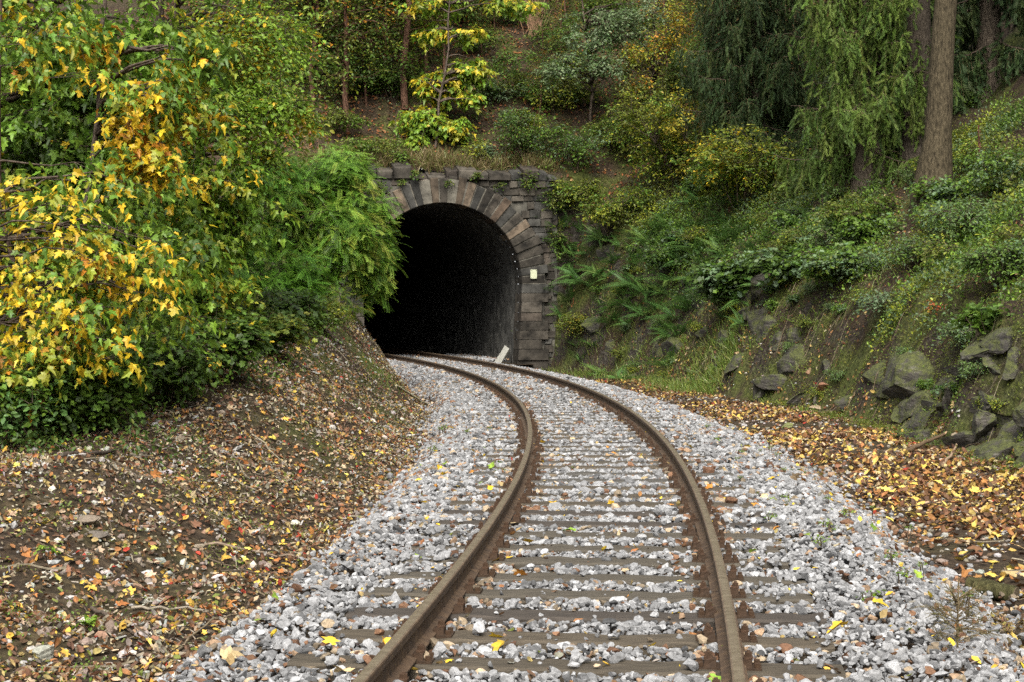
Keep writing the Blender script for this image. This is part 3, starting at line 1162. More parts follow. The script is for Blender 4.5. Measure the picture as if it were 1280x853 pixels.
sto = MB()
X, Y, u = band(9000, 6.8, 40, -6.2, -1.95, 1.4)
k = rng.random(len(X)) < np.clip(.45 + 1.3 * fbm(X * .8 + 9, Y * .8, 69, 3) + .6 * np.exp(-((Y - 7.5) / 2.5) ** 2), .03, 1)
P, N = on_ground(X[k], Y[k], .004)
n = len(P)
scatter_stones(sto, P, np.clip(rng.lognormal(math.log(.024), .45, n), .01, .075), pick([((.28, .27, .25), 3), ((.18, .15, .12), 3), ((.40, .37, .32), 1.2), ((.22, .14, .09), 1)], n), T_LO, F1, (.4, .8))
X, Y, u = band(3000, 7, 40, 2.4, 5.2, 1.3)
P, N = on_ground(X, Y, .0)
n = len(P)
scatter_stones(sto, P, np.clip(rng.lognormal(math.log(.024), .45, n), .01, .07), pick([((.28, .27, .25), 3), ((.18, .15, .12), 3), ((.40, .37, .32), .6)], n), T_LO, F1, (.4, .8))
tag(obj('rubble', sto, M_STONE), kind='stuff', label='small loose stones lying between the leaves on both banks')

tw = MB()
for k in range(420):
    left = rng.random() < .72
    y = 7 + 36 * rng.random() ** 1.4
    uu = rng.uniform(-6.2, -2.0) if left else rng.uniform(2.4, 6.0)
    x = float(Xc(y)) + uu
    L = rng.uniform(.15, .6)
    a = rng.uniform(0, 6.28)
    q = np.linspace(-.5, .5, 5)
    xs = x + q * L * math.cos(a) + rng.normal(0, .02, 5)
    ys = y + q * L * math.sin(a) + rng.normal(0, .02, 5)
    tube(tw, np.stack([xs, ys, H(xs, ys) + .02 + rng.uniform(0, .04)], -1), np.linspace(.008, .003, 5) * rng.uniform(.6, 1.3), 3, [(.10, .075, .05), (.2, .17, .12), (.06, .045, .03)][rng.integers(3)])
for k in range(480):                                             # roots and dead stems hanging on the right bank
    y = rng.uniform(19, 48)
    x = float(Xc(y)) + rng.uniform(4.9, 8.2)
    L = rng.uniform(.25, 1.0)
    q = np.linspace(0, 1, 5)
    xs = x + q * L * rng.uniform(.2, .8)
    ys = y + q * L * rng.uniform(-.6, .4)
    tube(tw, np.stack([xs, ys, H(xs, ys) + .03 + .12 * np.sin(q * 3.1) * rng.random()], -1), np.linspace(.007, .003, 5) * rng.uniform(.6, 1.3), 3, [(.10, .075, .045), (.16, .13, .085), (.07, .048, .03)][rng.integers(3)])
tag(obj('twig_debris', tw, M_WOOD), kind='stuff', label='thin dead twigs and stalks scattered on both banks')

# low leafy growth clinging to the banks
gc = MB()


def clumps(mb, X, Y, per, tmpl, size, pal, spread=.16, hgt=.14, seed=3, thr=-.1, sc=.7):
    ok = fbm(X * sc, Y * sc, seed, 3) > thr
    X, Y = X[ok], Y[ok]
    n = len(X)
    sp = rng.normal(0, spread, (n, per, 2))
    x, y = X[:, None] + sp[..., 0], Y[:, None] + sp[..., 1]
    P, N = on_ground(x.ravel(), y.ravel(), 0)
    P[:, 2] += hgt * rng.random(n * per) + .02
    P = P + N * (hgt * .6 * rng.random((n * per, 1)))
    cs = np.array([c for c, w in pal])
    cw = np.cumsum([w for c, w in pal])
    v = fbm(X * .9, Y * .9, seed + 2, 3) + rng.normal(0, .16, n)
    v = (np.argsort(np.argsort(v)) + .5) / n * cw[-1]
    C = cs[np.searchsorted(cw, v)] * rng.uniform(.88, 1.12, (n, 1))
    tint = np.repeat(C, per, 0) * rng.uniform(.75, 1.25, (n * per, 1))
    D = N * .25 + rng.normal(0, .6, (n * per, 3)) + np.array([0, -.2, -.1])
    leaves(mb, tmpl, P, D, N * .8 + [0, 0, .6] + rng.normal(0, .35, (n * per, 3)), size * rng.uniform(.6, 1.3, n * per), tint)


X, Y, u = band(14000, 17, 51.5, 5.6, 11.5, .8)
k = u > 6.25 + .9 * fbm(X * .5, Y * .5, 87, 3) - .8 * sstep(38, 46, Y)
X, Y = X[k], Y[k]
clumps(gc, X, Y, 13, L_OVAL, .066, [(G_DEEP, 2), (G_MID, 3), (G_FRESH, 1), (G_GREY, 2.2), (G_OLIVE, 2.2), (Y_GREEN, .7)], .16, .26, 71, -.10)
X, Y, u = band(3000, 18, 52, 4.6, 6.6, .8)
clumps(gc, X, Y, 10, L_QUAD, .035, [(G_OLIVE, 3), ((.12, .14, .02), 2), (G_MID, 2)], .1, .06, 73, -.1, 1.2)
X = rng.uniform(-11, 16, 4600)
Y = rng.uniform(53.2, 66, 4600)
clumps(gc, X, Y, 9, L_QUAD, .085, [(G_MID, 2), (G_DEEP, 2), (G_GREY, 1), (G_OLIVE, 1)], .22, .2, 75, .1)
X, Y, u = band(4600, 15, 50, -9.5, -3.9, .9)
clumps(gc, X, Y, 10, L_OVAL, .055, [(G_MID, 2), (G_DEEP, 3), (G_OLIVE, 1)], .15, .16, 77, -.02)
X, Y, u = band(2600, 7.5, 40, -6, -2.3, 1.3)
clumps(gc, X, Y, 9, L_QUAD, .022, [((.14, .17, .025), 2), (G_OLIVE, 2), (G_MID, .8)], .07, .03, 79, .12, 1.1)
X, Y, u = band(3600, 18, 52, 4.7, 6.6, .8)
clumps(gc, X, Y, 14, L_QUAD, .032, [((.13, .155, .02), 3), ((.10, .13, .02), 2), ((.17, .17, .025), 1)], .11, .04, 83, .05, 1.3)
tag(obj('ground_cover', gc, M_LEAF), kind='stuff', label='low small-leaved creepers and brambles clinging to the banks')

gr = MB()


def grass(mb, C, n, rad, ln, pal, lean=(0, 0, 0), zmin=-9):
    C = np.asarray(C, float)
    X, Y = C[0] + rng.normal(0, rad[0], n), C[1] + rng.normal(0, rad[1], n)
    P, N = on_ground(X, Y, 0)
    P[:, 2] = np.maximum(P[:, 2], zmin)
    D = np.array([0, 0, 1.0]) + rng.normal(0, .38, (n, 3)) + np.asarray(lean)
    leaves(mb, L_BLADE, P, D, rng.normal(size=(n, 3)), ln * rng.uniform(.5, 1.3, n), pick(pal, n))


GP = [((.13, .19, .03), 3), ((.18, .22, .05), 2), ((.24, .24, .08), 1.5), ((.09, .15, .025), 2)]
for px, py, n, rx, ry, ln in ((865, 485, 1100, .35, .8, .24), (900, 462, 900, .28, .5, .30), (835, 482, 800, .3, .9, .2), (790, 474, 700, .3, 1., .2), (740, 467, 600, .3, .9, .22), (700, 462, 400, .35, .8, .16),
                              (1010, 400, 300, .6, .9, .2), (1180, 300, 600, .6, .8, .25), (480, 470, 200, .2, .6, .15), (560, 475, 160, .2, .6, .07), (530, 470, 120, .2, .5, .07)):
    grass(gr, hit(px, py), n, (rx, ry), ln, GP, (-.25, -.1, 0))
for px, py in ((775, 588), (760, 583), (700, 460), (715, 466), (735, 452)):
    b = hit(px, py)
    grass(gr, b, 120, (.10, .16), .05, [((.40, .30, .05), 2), ((.2, .22, .04), 2)])
for k in range(130):                                             # fringe over the parapet
    s = rng.uniform(-4, 3.6)
    grass(gr, P3(s, .60 + rng.uniform(-.1, .3), 5.5), 30, (.14, .1), .42, [((.22, .17, .08), 2), ((.16, .18, .05), 1.4), ((.28, .22, .12), 1)], (.0, -.5, -.25), 5.38)
tag(obj('grass', gr, M_LEAF), kind='stuff', label='tufts of pale green and straw coloured grass along the bank foot')

# ------------------------------------------------------------------ rocks
def gz(x, y): return np.array([x, y, float(H(np.array([x]), np.array([y]))[0])])


def rock(name, label, cat, base, r, cuts=7, seed=0, group=None, tilt=0, rz=0, material=None, tint=(.2, .19, .17)):
    g = np.random.default_rng(seed)
    V = chip(I3, cuts, .30, .75, g)
    nn = noise3(V, 3.0, seed)[:, None] * .06 + noise3(V, 8.0, seed + 1)[:, None] * .03
    st = np.sign(np.sin(V @ norm(g.normal(size=3)) * 11))[:, None] * .025
    V = (V * (1 + nn + st)) * np.asarray(r)
    c, s = math.cos(tilt), math.sin(tilt)
    V = V @ np.array([[c, 0, s], [0, 1, 0], [-s, 0, c]])
    c, s = math.cos(rz), math.sin(rz)
    V = V @ np.array([[c, s, 0], [-s, c, 0], [0, 0, 1]])
    m = MB()
    m.add(V + np.asarray(base), F3, tint)
    return tag(obj(name, m, material or M_ROCK, origin=base), label, cat, group)


RK = [(1120, 480, (.55, .9, .75), 3, 'mossy grey rock face bulging from the bank beneath trailing grass'),
      (1185, 470, (.5, .7, .5), 5, 'pinkish brown boulder half buried under moss in the bank'),
      (1245, 545, (.55, .8, .55), 8, 'large slanting slate slab at the bank foot by the picture edge'),
      (1090, 555, (.22, .35, .25), 9, 'low dark rock with pale lichen at the foot of the mossy face'),
      (950, 425, (.6, .9, .6), 12, 'dark cracked rock behind the pale grass tuft'),
      (840, 440, (.55, 1.0, .55), 14, 'dark wet slab leaning on the bank left of the pale grass tuft'),
      (790, 430, (.4, .8, .75), 17, 'tall narrow grey rib of rock with white streaks'),
      (735, 430, (.35, .7, .7), 19, 'pale leaning rock rib nearest the tunnel mouth'),
      (1150, 515, (.45, .8, .5), 26, 'dark broken rock in the shadow under the pinkish boulder'), (1215, 505, (.4, .6, .6), 28, 'grey jagged rock between the pinkish boulder and the slanting slab'), (1060, 500, (.4, .7, .45), 29, 'low mossy rock above the rust brown stone'),
      (905, 430, (.4, .6, .5), 33, 'dark angular block behind the pale grass'),
      (760, 318, (.6, .7, .7), 23, 'dark rock overhang under ferns beside the tunnel')]
for px, py, r, sd_, lab in RK:
    b = hit(px, py) + np.array([.26, .1, -.24])
    rock('rock_outcrop', lab, 'rock', b, np.array(r) * 1.15, 13, sd_, tilt=-.6, rz=.2)
for k in range(112):
    y = [rng.uniform(19.5, 27.5), rng.uniform(28, 38), rng.uniform(39, 51)][(0, 0, 0, 0, 1, 2, 2)[k % 7]]
    uu = float(np.interp(y, [0, 24, 36, 46, 50, 52], [4.95, 4.9, 4.75, 4.5, 4.05, 3.7])) + rng.uniform(-.02, 1.5 if y > 39 else .9)
    x = float(Xc(y)) + uu
    nm = hnormal(np.array([x]), np.array([y]), .25)[0]
    big = rng.uniform(.6, 1.2)
    rr = np.array([.26, rng.uniform(.5, 1.1), rng.uniform(.3, .6)]) * big
    b = gz(x, y) - nm * rr[0] * rng.uniform(.1, .55)
    rock('rock_ledge', 'dark mossy broken rock ledge along the foot of the right bank', 'rock', b, rr, 16, 300 + k, group='rock ledges of the cutting', tilt=-math.asin(min(.95, nm[2])) * .9 + rng.normal(0, .2), rz=rng.normal(.1, .35))
for px, py, r, sd_, lab, tc_ in [(1030, 490, (.20, .17, .13), 31, 'angular rust brown stone on the leafy ditch', (.20, .10, .06)), (1022, 512, (.16, .2, .07), 32, 'flat tan stone below the rust brown stone', (.28, .21, .14)),
                            (985, 535, (.15, .16, .06), 33, 'flat mossy stone beside the ballast on the leafy ditch', (.13, .14, .05)), (1195, 560, (.07, .15, .13), 34, 'small upright tan stone against the bank foot', (.2, .16, .11)),
                            (1010, 470, (.09, .1, .1), 35, 'small brown block lying above the rust brown stone', (.22, .13, .08))]:
    rock('stone', lab, 'stone', hit(px, py) + [0, 0, r[2] * .4], r, 8, sd_, material=M_STONE, tint=tc_)
for px, py, r, sd_, lab, tc_ in [(58, 828, (.085, .07, .05), 41, 'big grey-green stone among leaves at the lower left', (.24, .24, .20)), (105, 655, (.12, .08, .04), 42, 'flat brown stone on the left mound', (.15, .12, .09)),
                            (118, 675, (.11, .07, .035), 43, 'dark flat stone below the hole in the left mound', (.10, .085, .07)), (320, 668, (.06, .05, .03), 44, 'grey flake of stone in leaves on the left bank', (.33, .33, .32)),
                            (345, 835, (.07, .06, .045), 45, 'square brown stone at the ballast edge', (.2, .12, .07)), (455, 700, (.07, .06, .05), 46, 'rounded tan stone left of the rail', (.3, .24, .18)), (178, 574, (.14, .1, .05), 47, 'flat stone half sunk at the top of the left mound', (.14, .12, .09))]:
    rock('stone', lab, 'stone', hit(px, py) + [0, 0, r[2] * .5], r, 8, sd_, material=M_STONE, tint=tc_)
b = at(627, 446, 52.5) - [.02, 0, .2]
ws = MB()
M0 = np.array([[.55, 0, .84], [.0, 1, 0], [-.84, 0, .55]])
box(ws, b + [.02, 0, .2], (.32, .06, .085), (.30, .295, .26), M0, jit=.02)
tag(obj('white_slab', ws, M_PLAQUE, origin=b), 'white stone slab leaning on the inner wall just inside the tunnel mouth', 'slab')

# marker post, log and sticks
b = hit(946, 502)
po = MB()
for za, zb, w in ((-.1, .30, .068), (.30, .33, .055)):
    box(po, b + [0, 0, (za + zb) / 2], (w, w, (zb - za) / 2), (.10, .092, .075), jit=.004)
tag(obj('marker_post', po, M_MASON, origin=b), 'short square concrete post standing in leaves at the bank foot', 'post')

b = hit(1240, 752)
lg = MB()
q = np.linspace(-1, 1, 9)
P = b + np.stack([q * .135, q * -.10, .045 - q * .018], -1)
tube(lg, P + [0, 0, .03], .066 + rng.normal(0, .004, 9), 14, (.045, .042, .018), cap=False)
lo_ = obj('log', lg, M_BARK, smooth=True, origin=b)
ce = [MB(), MB()]
for e in (0, -1):
    d = norm(P[e] - P[4])
    tube(ce[e], [P[e] - d * .004 + [0, 0, .03], P[e] + d * .004 + [0, 0, .03]], .058, 14, (.09, .07, .045), cap=True)
tag(lo_, 'short mossy cut log lying in leaves at the right edge', 'log')
obj('cut_end', ce[0], M_WOOD, lo_, origin=b)
obj('cut_end', ce[1], M_WOOD, lo_, origin=b)


def stick(label, pts, r, tint, lift=.03):
    P = np.array([hit(*q) for q in pts]) + [0, 0, lift]
    t = np.linspace(0, 1, 9)
    k = np.linspace(0, 1, len(P))
    Q = np.stack([np.interp(t, k, P[:, c]) for c in range(3)], -1) + rng.normal(0, .008, (9, 3))
    Q[:, 2] = np.maximum(Q[:, 2], H(Q[:, 0], Q[:, 1]) + r * .6)
    m = MB()
    tube(m, Q, np.linspace(r, r * .6, 9), 7, tint, cap=True)
    tag(obj('stick', m, M_WOOD, smooth=True, origin=Q[0]), label, 'stick')


stick('thick broken stick poking out of the ballast edge left of the rail', [(425, 697), (463, 669)], .022, (.13, .10, .065))
stick('long thin branch lying across the left bank above the thick broken stick', [(255, 686), (330, 697), (392, 702)], .012, (.16, .12, .085))
stick('straight grey stick lying level in leaves on the lower left', [(165, 768), (255, 768)], .010, (.2, .17, .13))
stick('slanting dark stick left of the straight grey stick', [(115, 768), (165, 800)], .014, (.08, .06, .045))
stick('crooked thin branch running down to the ballast edge at the bottom', [(190, 845), (255, 790), (300, 775)], .008, (.14, .11, .07))
stick('short stout dark stick at the top of the left mound', [(75, 578), (140, 568)], .03, (.06, .045, .035))
stick('pale stick pointing down the steep bank towards the tunnel', [(495, 485), (535, 508)], .022, (.34, .31, .2))
stick('dark rotten branch lying at the foot of the right bank', [(1130, 568), (1180, 548)], .035, (.09, .06, .035))
stick('pale peeled branch at the foot of the right bank', [(1180, 585), (1197, 560)], .022, (.24, .17, .11))
stick('thin dark branch beside the concrete post', [(935, 520), (962, 503), (978, 512)], .018, (.05, .04, .03))
stick('bleached root curling on the mossy rock face', [(1195, 430), (1215, 418)], .018, (.45, .38, .26))
stick('thin branch at the ballast edge on the right ditch', [(1130, 640), (1215, 626)], .008, (.10, .07, .05))

# ------------------------------------------------------------------ left side: maples and shrubs
MAPLE = [(G_MID, 3), ((.10, .2, .025), 3), (G_FRESH, 1.6), (Y_GREEN, 1.5), (Y_LEAF, 4.0), (ORANGE, .7)]
MAPLE_G = [(G_DEEP, .6), (G_MID, 3), ((.14, .25, .028), 3), (G_FRESH, 3), (Y_GREEN, 1.0), (Y_LEAF, .6)]


def tree(name, label, cat, base, top, r0, crowns, tmpl, size, pal, group=None, limbs=(), leafmat=None, bark=(.085, .065, .05), **kw):
    axes = [(stem_line(base - [0, 0, .15], top, 10, .03), r0, r0 * .25)]
    for e in limbs:
        a = base + (np.asarray(top) - base) * rng.uniform(.2, .5)
        axes.append((curve(a, np.asarray(e, float), .25, 8), r0 * .4, r0 * .08))
    wf = grow(axes, crowns, tmpl, size, pal, bark=bark, **kw)
    return plant(name, label, cat, base, wf, group, 'trunk', 'crown', leafmat)


def gz(x, y): return np.array([x, y, float(H(np.array([x]), np.array([y]))[0])])


b = gz(-5.6, 17.6)
tree('maple_tree', 'yellowing maple leaning over the left bank, its lowest boughs bright gold', 'tree', b, b + [.3, .2, 7.0], .08,
     [(at(60, 310, 17.3), (1.0, .8, .6), 76), (at(90, 395, 17.0), (1.0, .7, .6), 58), (at(175, 345, 17.2), (.62, .6, .45), 34), (at(225, 310, 18), (.5, .5, .35), 16), (at(215, 395, 18), (.5, .5, .4), 16), (at(130, 250, 18), (.6, .6, .4), 24), (at(30, 260, 18.0), (.7, .7, .4), 40),
      (at(30, 470, 17.2), (.45, .5, .35), 30), (at(60, 60, 18), (.9, .8, .6), 50), (at(110, 450, 17.4), (.5, .5, .25), 26)],
     L_MAPLE, .088, [(G_FRESH, 1.5), (G_DEEP, .8), (G_MID, 3), ((.10, .19, .022), 2.6), (G_FRESH, 1.5), (Y_GREEN, 2.6), (Y_LEAF, 2.9), ((.62, .48, .05), 1.3), (ORANGE, .5)], per=12, spray=.46, gap=-.0, seed=2, shell=.5, thick=.55, droop=.45, tw=.004, limb=6)
b = gz(-5.0, 20.5)
tree('maple_tree', 'young maple with a gold spray reaching out at mid height on the left', 'tree', b, b + [.5, 0, 7.4], .05,
     [(at(175, 120, 19.6), (.55, .5, .6), 56), (at(215, 70, 20), (.7, .6, .4), 42), (at(165, 190, 19.5), (.5, .4, .35), 34), (at(205, 215, 19.4), (.35, .4, .3), 22), (at(120, 60, 20), (.7, .6, .5), 40), (at(250, 140, 20), (.5, .5, .5), 30)],
     L_MAPLE, .10, [(G_MID, 3), ((.10, .19, .022), 2), (Y_GREEN, 2), (Y_LEAF, 4), (ORANGE, 1.0)], per=11, spray=.46, gap=-.1, seed=4, shell=.42, droop=.4, tw=.004, limb=6)
b = gz(-6.3, 22.0)
tree('maple_tree', 'dense green maple filling the gap behind the gold boughs', 'tree', b, b + [-.2, 0, 9.5], .14,
     [(at(60, 210, 21.5), (1.3, 1.0, 1.3), 260), (at(150, 90, 22), (1.3, 1.0, .9), 170), (at(40, 60, 21.5), (1.2, 1, .9), 140), (at(160, 290, 21.5), (1.0, .9, .9), 150), (at(60, 400, 21), (1.1, .9, .8), 150), (at(140, -80, 22), (2.2, 1.6, 1.3), 90), (at(180, 400, 21.5), (.8, .8, .6), 80)],
     L_MAPLE, .115, MAPLE_G, per=12, spray=.45, gap=-.4, seed=6, droop=.4, tw=.004)
b = gz(-6.2, 27.0)
tree('elm_tree', 'slender small-leaved elm, pale green turning yellow, arching towards the tunnel', 'tree', b, b + [2.3, -1.0, 8.6], .08,
     [(at(270, 90, 24.5), (1.15, .9, .85), 230), (at(330, 50, 25), (.9, .8, .55), 120), (at(345, 140, 24.5), (.55, .5, .3), 54), (at(290, 150, 24), (.9, .8, .5), 110), (at(385, 155, 25), (.30, .4, .14), 14), (at(330, 200, 24.5), (.35, .4, .2), 20), (at(290, -40, 25), (1.6, 1.3, .8), 60)],
     L_OVAL, .082, [(G_FRESH, 4), ((.17, .27, .035), 3), (G_MID, 2), (Y_GREEN, 2), (Y_LEAF, 1.6)], per=20, spray=.55, gap=-.3, seed=8, droop=.35, tw=.004)
b = gz(-6.0, 27.5)
tree('hornbeam_tree', 'dark green small-leaved tree standing behind the elm', 'tree', b, b + [.6, .3, 11.5], .16,
     [(at(240, 240, 27), (1.2, 1, 1.1), 200), (at(330, 110, 28), (1.3, 1.1, 1.2), 200), (at(250, 30, 28), (1.6, 1.2, 1.2), 190), (at(200, 320, 27), (1.2, 1, .9), 130), (at(160, 180, 27), (1.3, 1, 1.3), 160), (at(60, 150, 27), (1.6, 1.2, 2.0), 120), (at(230, -140, 28), (2.6, 2, 1.8), 120)],
     L_OVAL, .095, [(G_DEEP, 1), (G_MID, 3), (G_FRESH, 4), (G_OLIVE, 1.5), (Y_GREEN, 1)], per=18, spray=.6, gap=-.2, seed=10, droop=.3, tw=.005)
for px, py, Y, r, lab in ((57, 470, 24.5, .125, 'stout dark brown trunk showing through the maples at the far left'), (176, 470, 30, .11, 'dark trunk behind the gold maple spray'), (10, 480, 19.5, .035, 'thin tan sapling stem at the left edge'), (245, 430, 33, .10, 'dark trunk half hidden behind the elm')):
    b = gz((px - 640) / 2200 * Y, Y)
    tree('woodland_tree', lab, 'tree', b, b + [rng.normal(0, .2), .2, 10.5], r, [(b + [0, 0, 9.3], (2.0, 2.0, 2.2), 110)], L_QUAD, .16, MAPLE_G, per=10, spray=.7, gap=-.3, seed=int(px) + 3, bark=(.075, .05, .036))

side = [o for o in COL.objects if o.type == 'EMPTY' and (o.name.startswith('hornbeam_tree') or o.name == 'maple_tree.002')]
for k, (x, y) in enumerate(((-10.5, 27), (-11.5, 33), (-9.5, 38), (-13, 40), (-10.0, 22.5), (-13.5, 27.5), (-12.0, 46))):
    dup(side[k % len(side)], gz(x, y) - [0, 0, .1], rng.uniform(0, 6.28), rng.uniform(.85, 1.1), 'green leafy tree of the wood behind the maples on the left slope')['group'] = 'trees of the wood on the left slope'
# feathery acacia at the left of the tunnel mouth
b = gz(-4.9, 23.5)
tree('maple_tree', 'leafy green maple hanging low between the gold boughs and the acacias', 'tree', b, b + [.2, .3, 6.5], .06,
     [(at(200, 290, 23), (.95, .8, .8), 150), (at(250, 360, 23), (.8, .7, .6), 100), (at(180, 400, 22.5), (.8, .7, .6), 90), (at(250, 220, 23.5), (.9, .8, .6), 100), (at(130, 200, 23), (.9, .8, .7), 90), (at(300, 270, 24), (.6, .6, .6), 60)],
     L_MAPLE, .095, [(G_MID, 2), ((.14, .25, .028), 3), (G_FRESH, 4), (Y_GREEN, 1.4), (Y_LEAF, .6)], per=13, spray=.45, gap=-.3, seed=14, droop=.35, tw=.004)
ACA = [((.165, .31, .035), 3), ((.115, .23, .026), 2.4), ((.26, .38, .05), 2), ((.065, .14, .018), 1.4), ((.24, .27, .04), .6)]
for bb, crw, lab, sd_ in ((gz(-4.5, 36.5), [(at(400, 235, 36.5), (1.0, 1.0, .75), 230), (at(430, 290, 36), (.75, .8, .75), 190), (at(350, 280, 36), (.9, .9, .9), 200), (at(460, 340, 37), (.42, .5, .55), 90), (at(468, 262, 37), (.38, .5, .3), 60), (at(430, 205, 37), (.6, .6, .45), 90), (at(470, 310, 37.5), (.40, .5, .45), 70), (at(400, 330, 36), (.7, .7, .5), 110)], 'bright green feathery acacia overhanging the left of the tunnel mouth', 21),
                          (gz(-5.2, 33.5), [(at(290, 300, 33), (.9, .9, .8), 190), (at(350, 345, 33), (.8, .8, .5), 130), (at(250, 350, 32), (.8, .8, .6), 130), (at(330, 215, 34), (.6, .6, .5), 80)], 'darker feathery acacia between the elm and the bright one', 23)):
    axes = []
    for k in range(6):
        c = crw[k % len(crw)][0]
        axes.append((curve(bb + rng.normal(0, .15, 3) * [1, 1, 0] - [0, 0, .1], c + rng.normal(0, .3, 3), .15, 8), .035, .008))
    wf = grow(axes, crw, L_FEATHER, .33, ACA if sd_ == 21 else [((.10, .22, .02), 3), ((.06, .15, .016), 2), ((.14, .29, .028), 2), (G_OLIVE, 1)], per=12, spray=.55, gap=-.1, seed=sd_, droop=.2, tw=.005, up=1.8, gsc=2.4)
    plant('acacia_bush', lab, 'bush', bb, wf)
shrub('acacia_sapling', 'small yellow-tinged feathery acacia sapling on the bank crest before the tunnel', 'sapling', 425, 408, .5, .7, L_FEATHER, .26, [((.14, .22, .025), 2), ((.28, .28, .03), 2), ((.09, .18, .02), 2)], 26, 6, .3, seed=31, stems=4)

LS = [(262, 478, .6, .75, 'dark shrub with a few yellow leaves at the front of the bank crest', [(G_DEEP, 3), (G_MID, 2), (Y_GREEN, .5), (Y_LEAF, .3)], 33), (215, 505, .6, .8, 'dark rounded shrub at the edge of the leaf-strewn bank', [(G_DEEP, 3), (G_MID, 2)], 34), (325, 440, .65, .55, 'dull low shrub on the crest midway to the tunnel', [(G_DEEP, 3), (G_OLIVE, 2), (Y_GREEN, .3)], 35), (390, 412, .6, .45, 'low yellow-flecked shrub nearest the tunnel on the bank crest', [(G_MID, 2), (G_OLIVE, 2), (Y_GREEN, 1)], 36), (60, 535, .6, .8, 'shrub of hanging pale green leaves at the far left foot', [(G_MID, 3), (G_FRESH, 1)], 37), (170, 490, .75, .95, 'dark leafy shrub under the gold boughs', [(G_DEEP, 3), (G_MID, 2), (Y_GREEN, .3)], 24), (110, 545, .55, .8, 'dense dark green shrub at the foot of the left trees', [(G_DEEP, 3), (G_MID, 3)], 25),
      (30, 560, .5, .9, 'ash-like shrub with pale green leaflets at the left edge', [(G_MID, 3), ((.10, .19, .05), 2)], 26), (235, 455, .7, .9, 'shrub with a few orange leaves on the bank crest', [(G_DEEP, 3), (G_MID, 2), (ORANGE, .5), (Y_GREEN, .7)], 27),
      (295, 425, .8, .7, 'low dull green bush below the darker acacia', [(G_DEEP, 3), (G_OLIVE, 2)], 28), (355, 405, .7, .5, 'low creeping bush under the bright acacia', [(G_DEEP, 3), (G_MID, 2)], 29), (200, 390, 1.0, 1.3, 'tall dark bush behind the gold maple boughs', [(G_DEEP, 3), (G_MID, 3), (Y_GREEN, .4)], 30),
      (75, 505, .8, 1.1, 'shadowed shrub with hanging green leaves between the maple stems', [(G_DEEP, 2), (G_MID, 3), (Y_LEAF, .3)], 32)]
for px, py, w, h, lab, pal, sd_ in LS:
    shrub('shrub', lab, 'shrub', px, py, w, h, L_LOBE if sd_ % 2 else L_OVAL, .078, pal, 150, 13, .38, seed=sd_)

# ------------------------------------------------------------------ forest and shrubs on the hill over the tunnel
FOR = [(G_DEEP, 4), (G_MID, 2.4), (G_OLIVE, 2.4), (Y_GREEN, .8), (ORANGE, .5)]
TREES = [(437, 165, .10, 'thin red-brown trunk just left of the bright young maple'), (505, 133, .12, 'reddish trunk between thin saplings above the tunnel'), (420, 118, .07, 'slim grey trunk at the dark forest edge'), (470, 108, .07, 'slim dark trunk deep in the gap of the forest'),
         (398, 130, .08, 'thin trunk with orange leaves near the elm'), (490, 100, .09, 'dark trunk far back between the saplings'), (535, 95, .07, 'straight thin trunk behind the bright young maple'), (552, 92, .06, 'second straight thin stem behind the bright young maple'), (600, 18, .10, 'trunk at the top of the slope above the maple'), (690, 8, .09, 'trunk at the top of the slope above the bare brush'), (370, 100, .12, 'trunk hidden behind the elm tip'), (330, 90, .12, 'far trunk behind the elm crown')]
fproto = None
for k, (px, py, r, lab) in enumerate(TREES):
    b = hit(px, py, 50)
    lean = rng.normal(0, .25)
    tree('forest_tree', lab, 'tree', b, b + [lean, .1, rng.uniform(9, 12)], r,
         [(b + [lean * .3, 0, rng.uniform(2.2, 3.0)], (1.5, 1.5, 1.6), 130), (b + [lean, 0, 5.2], (1.9, 1.9, 2.0), 190), (b + [lean, 0, 9.0], (2.4, 2.4, 2.4), 90)],
         L_QUAD, .115, FOR, group='trees of the forest above the tunnel', per=14, spray=.7, gap=-.15, seed=100 + k, bark=(.11, .06, .04), tw=.007)
b = hit(548, 190, 51)
tree('young_maple', 'bright yellow-green young maple rising from the slope right above the tunnel', 'tree', b, b + [.35, .3, 7.2], .05,
     [(at(585, 90, 54), (.75, .6, .45), 95), (at(550, 110, 54), (.85, .6, .55), 120), (at(528, 155, 53.5), (.85, .6, .5), 120), (at(565, 160, 53.5), (.65, .5, .35), 66), (at(590, 125, 53.8), (.45, .5, .2), 20), (at(545, 45, 54), (.7, .7, .4), 36), (at(590, 45, 54), (.6, .7, .3), 30), (at(540, 5, 54), (1.2, 1, .5), 50), (at(640, 8, 54.5), (1.1, .8, .25), 36), (at(520, 178, 53.2), (.4, .4, .2), 18)],
     L_MAPLE, .15, [(G_FRESH, 4), ((.16, .27, .03), 3), (Y_GREEN, 2), ((.50, .40, .03), 2.6)], per=10, spray=.42, gap=-.4, seed=41, droop=.3, tw=.006, limb=5)
b = hit(743, 168, 51)
tree('willow_tree', 'silvery grey-green small tree leaning on a bare stem above the tunnel', 'tree', b, b + [-.5, .3, 6.4], .055,
     [(at(750, 40, 54.5), (1.5, 1, .75), 200), (at(800, 20, 55), (1.0, .9, .6), 100), (at(700, 85, 54), (.8, .7, .5), 70), (at(755, 85, 54), (.9, .7, .45), 80), (at(770, -30, 55), (2.2, 1.4, .8), 80)],
     L_OVAL, .11, [((.15, .205, .095), 3), ((.10, .16, .06), 3), ((.20, .26, .14), 2), (G_MID, 1.5)], per=15, spray=.5, gap=-.35, seed=43, droop=.3, tw=.006)
b = hit(815, 165, 48)
